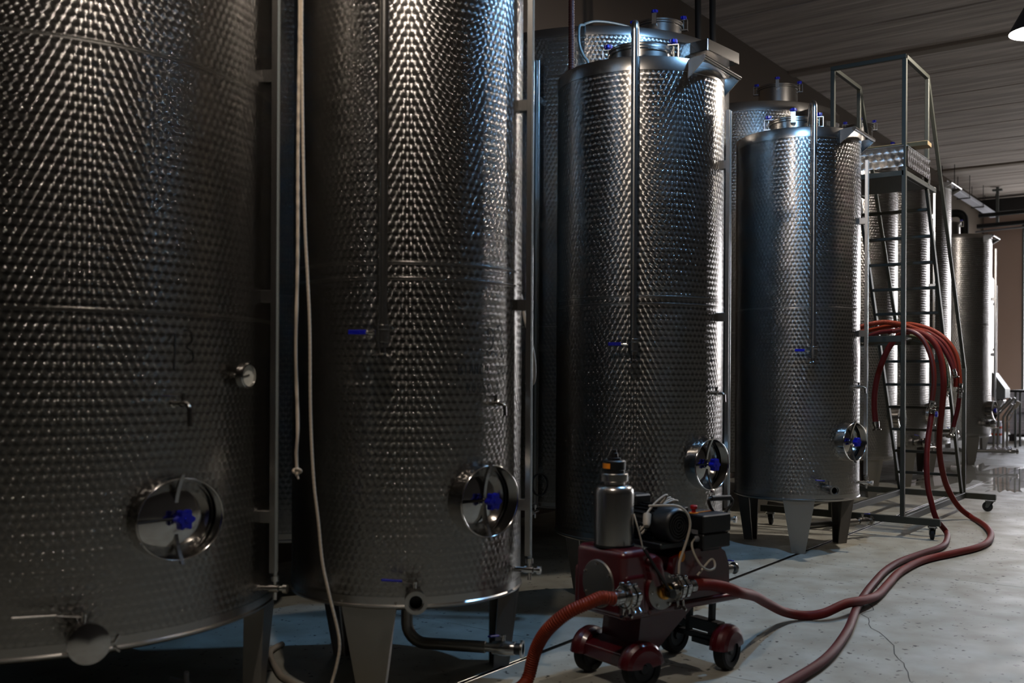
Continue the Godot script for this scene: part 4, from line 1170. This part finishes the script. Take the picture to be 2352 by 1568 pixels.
	for q in [[Vector3(-0.02, 0.732, 0.121), Vector3(-0.02, 0.785, 0.055), Vector3(-0.02, 0.829, -0.012), Vector3(-0.02, 0.872, -0.077), Vector3(-0.02, 0.868, -0.102), Vector3(-0.04, 0.845, -0.09)], [Vector3(0.0, 0.721, 0.140), Vector3(0.0, 0.776, 0.068), Vector3(0.0, 0.826, -0.002), Vector3(0.0, 0.864, -0.064), Vector3(0.0, 0.866, -0.098), Vector3(-0.03, 0.845, -0.09)], [Vector3(0.02, 0.711, 0.146), Vector3(0.02, 0.770, 0.063), Vector3(0.02, 0.838, -0.004), Vector3(0.02, 0.862, -0.066), Vector3(0.02, 0.860, -0.107), Vector3(-0.02, 0.845, -0.09)], [Vector3(0.04, 0.800, 0.14), Vector3(0.04, 0.848, 0.09), Vector3(0.04, 0.880, 0.040), Vector3(0.04, 0.898, -0.002), Vector3(0.03, 0.89, -0.021), Vector3(0.0, 0.85, -0.01)]]:
		c.tube(smooth(q), 0.0065, 8)
	c.tube(smooth([Vector3(0.06, 0.855, 0.13), Vector3(0.150, 0.866, 0.105), Vector3(0.178, 0.862, 0.054), Vector3(0.188, 0.838, 0.009), Vector3(0.188, 0.798, -0.022), Vector3(0.188, 0.752, -0.028), Vector3(0.182, 0.694, -0.015), Vector3(0.175, 0.631, 0.007), Vector3(0.175, 0.579, 0.031), Vector3(0.18, 0.525, 0.040), Vector3(0.18, 0.485, 0.046)]), 0.0065, 8)
	c.tube(smooth([Vector3(0.17, 0.685, -0.08), Vector3(0.175, 0.670, -0.055), Vector3(0.19, 0.630, -0.050), Vector3(0.21, 0.579, -0.066), Vector3(0.22, 0.548, -0.091), Vector3(0.22, 0.531, -0.132), Vector3(0.22, 0.536, -0.169), Vector3(0.21, 0.558, -0.185), Vector3(0.20, 0.578, -0.179), Vector3(0.20, 0.574, -0.157), Vector3(0.20, 0.551, -0.125), Vector3(0.19, 0.505, -0.08)]), 0.006, 8)
	c.tube(smooth([Vector3(0.09, 0.828, 0.26), Vector3(0.112, 0.783, 0.262), Vector3(0.115, 0.741, 0.249), Vector3(0.12, 0.691, 0.237), Vector3(0.12, 0.655, 0.228)]), 0.004, 8)
	obj("power_cable", c, M.cable, t)
	obj("plug", B.new().lathe([Vector2(0.0, -0.04), Vector2(0.014, -0.038), Vector2(0.02, -0.02), Vector2(0.021, 0.03), Vector2(0.018, 0.03), Vector2(0.017, 0.012), Vector2(0, 0.012)], 20, Transform3D(Basis(Vector3(0, 0, 1), 0.5) * Basis(Vector3.RIGHT, -0.5), Vector3(0.05, 0.785, 0.135))), M.cable, t)


func build_small() -> void:
	# white ropes hanging in front of the second tank
	var r1 := [Vector3(-3.199, 6.5, -2.864), Vector3(-3.199, 3.132, -2.864), Vector3(-3.199, 2.878, -2.863), Vector3(-3.202, 2.426, -2.862), Vector3(-3.201, 1.973, -2.862), Vector3(-3.206, 1.611, -2.859), Vector3(-3.199, 1.340, -2.864), Vector3(-3.198, 1.249, -2.864), Vector3(-3.202, 1.177, -2.861), Vector3(-3.199, 1.10, -2.864)]
	var t := thing("rope", "white rope hanging with a knot at its end, left of the pair", "rope", r1[-1], 0.0, "ropes between the first two tanks")
	obj("cord", B.new().tube(smooth(r1, 0.05).map(func(p): return p - r1[-1]), 0.0062, 10, true, 0.0012, 0.02), M.rope, t)
	var kn := B.new()
	var kp := []
	for i in 40:
		var a := TAU * i / 39.0
		kp.append(Vector3(sin(a) + 2.0 * sin(2 * a), 0.9 * (cos(a) - 2.0 * cos(2 * a)), -1.4 * sin(3 * a)) * 0.0058)
	kn.tube(kp, 0.0062, 8)
	kn.tube([Vector3(0, -0.005, 0), Vector3(0.012, -0.03, 0.004)], 0.004, 6)
	obj("knot", kn, M.rope, t)
	var r2 := [Vector3(-3.187, 6.5, -2.866), Vector3(-3.190, 3.132, -2.868), Vector3(-3.189, 2.878, -2.868), Vector3(-3.184, 2.426, -2.874), Vector3(-3.177, 2.118, -2.880), Vector3(-3.167, 1.901, -2.887), Vector3(-3.159, 1.684, -2.893), Vector3(-3.155, 1.340, -2.896), Vector3(-3.143, 1.068, -2.904), Vector3(-3.127, 0.888, -2.917), Vector3(-3.113, 0.725, -2.927), Vector3(-3.087, 0.580, -2.945), Vector3(-3.059, 0.435, -2.966), Vector3(-3.054, 0.363, -2.970), Vector3(-3.064, 0.290, -2.962), Vector3(-3.076, 0.236, -2.954), Vector3(-3.10, 0.12, -2.93), Vector3(-3.14, 0.02, -2.90), Vector3(-3.22, 0.008, -2.86), Vector3(-3.4, 0.008, -2.84)]
	tag(obj("rope", B.new().tube(smooth(r2, 0.012), 0.0055, 10, true, 0.0011, 0.02), M.rope), "long white rope hanging down to the floor in front of tank 23", "rope", "ropes between the first two tanks")
	tag(obj("floor_hose", B.new().tube(smooth([Vector3(-4.30, 0.018, -3.75), Vector3(-4.22, 0.018, -3.595), Vector3(-3.907, 0.018, -3.384), Vector3(-3.779, 0.018, -3.328), Vector3(-3.618, 0.018, -3.295), Vector3(-3.4, 0.018, -3.4)]), 0.016, 12), M.cable), "pale hose lying on the dark floor between the first two tanks", "hose")
	tag(obj("water_hose", B.new().tube(smooth([Vector3(-3.952, 0.13, -2.875), Vector3(-3.97, 0.08, -2.89), Vector3(-4.0, 0.02, -2.93), Vector3(-4.1, 0.015, -3.0), Vector3(-4.25, 0.015, -3.0)]), 0.012, 12), M.white_plastic), "white hose end sticking up under the wide tank", "hose")
	tag(obj("cable", B.new().tube(smooth([Vector3(-2.985, 1.95, -4.13), Vector3(-2.973, 1.883, -4.144), Vector3(-2.960, 1.795, -4.154), Vector3(-2.940, 1.707, -4.168), Vector3(-2.926, 1.619, -4.179), Vector3(-2.920, 1.553, -4.183), Vector3(-2.921, 1.487, -4.182), Vector3(-2.935, 1.457, -4.177), Vector3(-2.96, 1.47, -4.17)]), 0.009, 10), M.cable), "pale cable looping out at the right edge of tank 23", "cable")
	tag(obj("hanging_conduit", B.new().tube(smooth([Vector3(-3.921, 6.6, -6.053), Vector3(-3.920, 4.6, -6.054), Vector3(-3.918, 3.45, -6.054)], 0.004), 0.020, 12, true, 0.003, 0.018), mat(Color(0.22, 0.075, 0.055), 0.5)), "brown corrugated hose hanging from the ceiling left of the tank behind the pump", "hose")
	tag(obj("air_tube", B.new().tube(smooth([Vector3(-4.036, 3.80, -6.464), Vector3(-4.036, 3.868, -6.464), Vector3(-4.062, 3.914, -6.445), Vector3(-4.086, 3.989, -6.427), Vector3(-4.092, 4.071, -6.423), Vector3(-4.12, 4.16, -6.48), Vector3(-4.25, 4.27, -6.75), Vector3(-4.36, 4.36, -6.95), Vector3(-4.356, 4.42, -7.1), Vector3(-4.33, 4.47, -7.35), Vector3(-4.30, 4.49, -7.6), Vector3(-4.30, 4.46, -7.86), Vector3(-4.35, 4.42, -7.95)]), 0.010, 10), mat(Color(0.45, 0.5, 0.5), 0.4)), "grey air tube arching up to the lid of the large wall tank", "tube")
	for q in [[Vector3(-4.888, 6.6, -10.054), Vector3(-4.870, 4.9, -10.067)], [Vector3(-4.757, 6.6, -10.149), Vector3(-4.744, 4.9, -10.159)]]:
		var first := absf(q[0].x + 4.888) < 0.01
		tag(obj("drop_pipe", B.new().tube(q, 0.035, 14), M.dark_steel), "dark pipe dropping from the ceiling behind the large wall tank, %s" % ("left of the two" if first else "right of the two"), "pipe", "dark pipes by the ceiling")
	# coil of cable hanging on a gauge right of tank 23
	var cp := []
	for i in 120:
		var a := TAU * i / 24.0
		cp.append(Vector3(-4.46, 0.66, -6.47) + Vector3(0.05 * cos(a) * 0.8 + 0.004 * sin(i * 0.7), 0.085 * sin(a), -0.05 * cos(a) + 0.006 * cos(i * 0.37)))
	tag(obj("cable_coil", B.new().tube(cp, 0.005, 6), M.black), "black cable coil hanging in the dark gap right of tank 23", "cable")
	# puddle near the furthest tank
	for q in [[Vector3(-3.55, 0.002, -17.0), 0.75, 1.9, 3, "wet patch on the floor in front of the furthest tanks"], [Vector3(-2.75, 0.002, -15.6), 0.35, 0.9, 4, "small wet patch on the aisle floor right of the drain"]]:
		var b := B.new()
		var nz := FastNoiseLite.new()
		nz.seed = q[3]
		nz.frequency = 1.2
		var c: int = b.add(q[0], Vector3.UP)
		var ring := []
		for i in 64:
			var a := TAU * i / 64.0
			var k := 1.0 + 0.9 * nz.get_noise_2d(cos(a) * 1.5, sin(a) * 1.5) + 0.3 * nz.get_noise_2d(cos(a) * 7.0, sin(a) * 7.0)
			ring.append(b.add(q[0] + Vector3(cos(a) * q[1] * k, 0, sin(a) * q[2] * k), Vector3.UP))
		for i in 64: b.tri(c, ring[i], ring[(i + 1) % 64])
		var wm := mat(Color(0.8, 0.78, 0.72, 0.25), 0.03)
		wm.transparency = BaseMaterial3D.TRANSPARENCY_ALPHA
		var o := obj("puddle", b, wm)
		tag(o, q[4], "puddle")
		o.set_meta("kind", "stuff")


func build_far_end() -> void:
	# cable tray along the left wall
	var t := thing("cable_tray", "pale metal cable tray hung on rods under the ceiling at the far end", "cable tray", Vector3(-5.85, 6.05, -28.0))
	obj("tray", B.new().box(Vector3(0, 0, 0), Vector3(0.22, 0.012, 6.0), Basis(), 0.002).box(Vector3(-0.11, 0.04, 0), Vector3(0.008, 0.08, 6.0), Basis(), 0.002).box(Vector3(0.11, 0.04, 0), Vector3(0.008, 0.08, 6.0), Basis(), 0.002), M.white_plastic, t)
	for i in 4:
		obj("hanger", B.new().bar(Vector3(-0.16, -0.02, -2.4 + 1.6 * i), Vector3(0.16, -0.02, -2.4 + 1.6 * i), 0.03, 0.02).bar(Vector3(0.14, -0.02, -2.4 + 1.6 * i), Vector3(0.14, 0.55, -2.4 + 1.6 * i), 0.015, 0.015).bar(Vector3(-0.14, -0.02, -2.4 + 1.6 * i), Vector3(-0.14, 0.55, -2.4 + 1.6 * i), 0.015, 0.015), M.dark_steel, t)
	# insulated pipes crossing above
	for q in [[Vector3(-5.9, 5.86, -29.2), Vector3(1.0, 5.98, -29.2), 0.055, "upper black insulated pipe crossing under the ceiling at the far end"], [Vector3(-5.9, 5.55, -29.0), Vector3(1.0, 5.68, -29.0), 0.06, "lower black insulated pipe crossing under the ceiling at the far end"], [Vector3(-5.9, 5.38, -28.8), Vector3(1.0, 5.62, -28.8), 0.025, "thin grey pipe below the black insulated pipes at the far end"]]:
		tag(obj("pipe_run", B.new().tube([q[0], (q[0] + q[1]) / 2.0, q[1]], q[2], 14), M.grey if q[2] < 0.03 else M.rubber), q[3], "pipe", "pipes under the far ceiling")
	tag(obj("pipe_hanger", B.new().bar(Vector3(-5.46, 5.62, -29.3), Vector3(-5.46, 6.6, -29.3), 0.07, 0.05).box(Vector3(-5.46, 6.52, -29.3), Vector3(0.24, 0.05, 0.12)), M.galv), "grey steel hanger holding the pipes under the far ceiling", "bracket")
	tag(obj("ceiling_girder", B.new().box(Vector3(-0.6, 6.35, -30.9), Vector3(11.2, 0.36, 0.3), Basis(), 0.01), mat(Color(0.16, 0.15, 0.145), 0.8)), "dark girder under the ceiling before the far wall", "beam")
	tag(obj("insulated_elbow", B.new().tube(smooth([Vector3(-6.26, 4.70, -21.0), Vector3(-5.2, 4.70, -21.0), Vector3(-4.80, 4.72, -21.0), Vector3(-4.62, 4.72, -21.0), Vector3(-4.53, 4.66, -21.0), Vector3(-4.50, 4.52, -21.0), Vector3(-4.50, 4.0, -21.0)]), 0.075, 18).box(Vector3(-4.62, 3.98, -21.0), Vector3(0.3, 0.22, 0.2), Basis(), 0.03), M.rubber), "black insulated pipe elbow with a valve behind the furthest tank", "pipe")
	tag(obj("wall_pipe", B.new().tube(smooth([Vector3(-6.0, 5.62, -31.5), Vector3(-6.12, 5.58, -31.5), Vector3(-6.16, 5.45, -31.5), Vector3(-6.16, 3.0, -31.5), Vector3(-6.16, 0.0, -31.5)], 0.1), 0.035, 12), M.grey), "grey pipe running down the far wall beside the doorway", "pipe")
	# a taller gauge or tank edge behind the last tank
	t = thing("storage_tank", "slim steel tank at the far end, peeping out right of the furthest tank", "tank", Vector3(-4.95, 0, -23.5))
	obj("shell", B.new().lathe([Vector2(0.0, 0.40), Vector2(0.48, 0.45), Vector2(0.5, 0.5), Vector2(0.5, 3.62), Vector2(0.48, 3.66), Vector2(0, 3.75)], 48), M.steel, t)
	for a in [60.0, 180.0, 300.0]: leg(t, a, 0.48, 0.45)
	level_gauge(t, 106.0, 0.5, 0.9, 3.5)
	# the hopper machine
	t = thing("hopper", "stainless crushing hopper on tubular legs with white wheels by the furthest tank", "machine", Vector3(-4.05, 0, -22.3))
	var b := B.new()
	var X := Transform3D(Basis(), Vector3(0, 0, -0.25))
	b.prism([Vector2(-0.28, 1.62), Vector2(-0.12, 1.62), Vector2(0.10, 1.30), Vector2(0.10, 1.12), Vector2(-0.06, 1.08), Vector2(-0.30, 1.30)], 0.5, X)
	obj("hopper_body", b, M.galv, t)
	obj("screw_housing", B.new().box(Vector3(-0.06, 0.98, 0), Vector3(0.14, 0.26, 0.3), Basis(Vector3.BACK, -0.4), 0.01), M.steel, t)
	obj("motor", B.new().lathe([Vector2(0, -0.08), Vector2(0.035, -0.08), Vector2(0.04, 0.08), Vector2(0, 0.09)], 18, Transform3D(Basis(Vector3.BACK, -0.5), Vector3(0.27, 0.98, 0))), M.cable, t)
	for s in [-0.2, 0.2]:
		obj("leg_frame", B.new().tube([Vector3(0.2, 1.12, s), Vector3(-0.10, 0.78, s), Vector3(-0.12, 0.08, s)], 0.022, 12).tube([Vector3(0.22, 1.0, s), Vector3(0.06, 0.74, s), Vector3(0.06, 0.08, s)], 0.022, 12), M.dull, t)
	for q in [[-0.12, -0.2], [0.06, -0.2], [-0.12, 0.2], [0.06, 0.2]]:
		obj("wheel", B.new().lathe([Vector2(0, -0.02), Vector2(0.065, -0.02), Vector2(0.07, 0), Vector2(0.065, 0.02), Vector2(0, 0.02)], 20, along_z(Vector3(q[0], 0.07, q[1]))), M.white_plastic, t)
	obj("cable_loop", B.new().tube(smooth([Vector3(0.24, 0.9, 0.1), Vector3(0.20, 0.75, 0.14), Vector3(0.12, 0.65, 0.14), Vector3(0.02, 0.62, 0.12), Vector3(0.12, 0.85, 0.1)]), 0.01, 8), M.cable, t)
	# sorting table and white bins
	t = thing("sorting_table", "narrow sorting table with a dark edge in front of the white bins", "table", Vector3(-3.6, 0, -24.6))
	obj("table_top", B.new().box(Vector3(0, 1.235, 0), Vector3(1.3, 0.05, 0.7), Basis(), 0.006), M.dark_steel, t)
	for x in [-0.55, 0.55]:
		for z in [-0.28, 0.28]: obj("leg", B.new().tube([Vector3(x, 0, z), Vector3(x, 1.22, z)], 0.025, 12), M.galv, t)
	for k in 2:
		var bin := thing("plastic_bin", "white plastic bin %s" % ("standing on the black pallet before the doorway" if k == 0 else "stacked on the lower white bin before the doorway"), "bin", Vector3(-4.15, 0.16 + 0.52 * k, -27.4), 0.0, "white bins before the doorway")
		obj("bin_body", B.new().box(Vector3(0, 0.25, 0), Vector3(1.15, 0.5, 1.0), Basis(), 0.03), M.white_plastic, bin)
		for y in [0.12, 0.3, 0.47]: obj("rib", B.new().box(Vector3(0, y, 0), Vector3(1.18, 0.035, 1.03), Basis(), 0.008), M.white_plastic, bin)
	t = thing("pallet", "black plastic pallet under the white bins", "pallet", Vector3(-4.15, 0, -27.4))
	obj("deck", B.new().box(Vector3(0, 0.13, 0), Vector3(1.2, 0.05, 1.1), Basis(), 0.006), M.black, t)
	for x in [-0.5, 0.0, 0.5]: obj("runner", B.new().box(Vector3(x, 0.053, 0), Vector3(0.14, 0.105, 1.1), Basis(), 0.006), M.black, t)
	t = thing("striped_crate", "low crate with orange and white stripes behind the hopper's legs", "crate", Vector3(-4.85, 0, -25.6))
	obj("crate_body", B.new().box(Vector3(0, 0.26, 0), Vector3(0.42, 0.52, 0.4), Basis(), 0.02), M.white_plastic, t)
	for y in [0.22, 0.38]: obj("stripe", B.new().box(Vector3(0, y, 0), Vector3(0.43, 0.05, 0.41), Basis(), 0.004), M.orange, t)
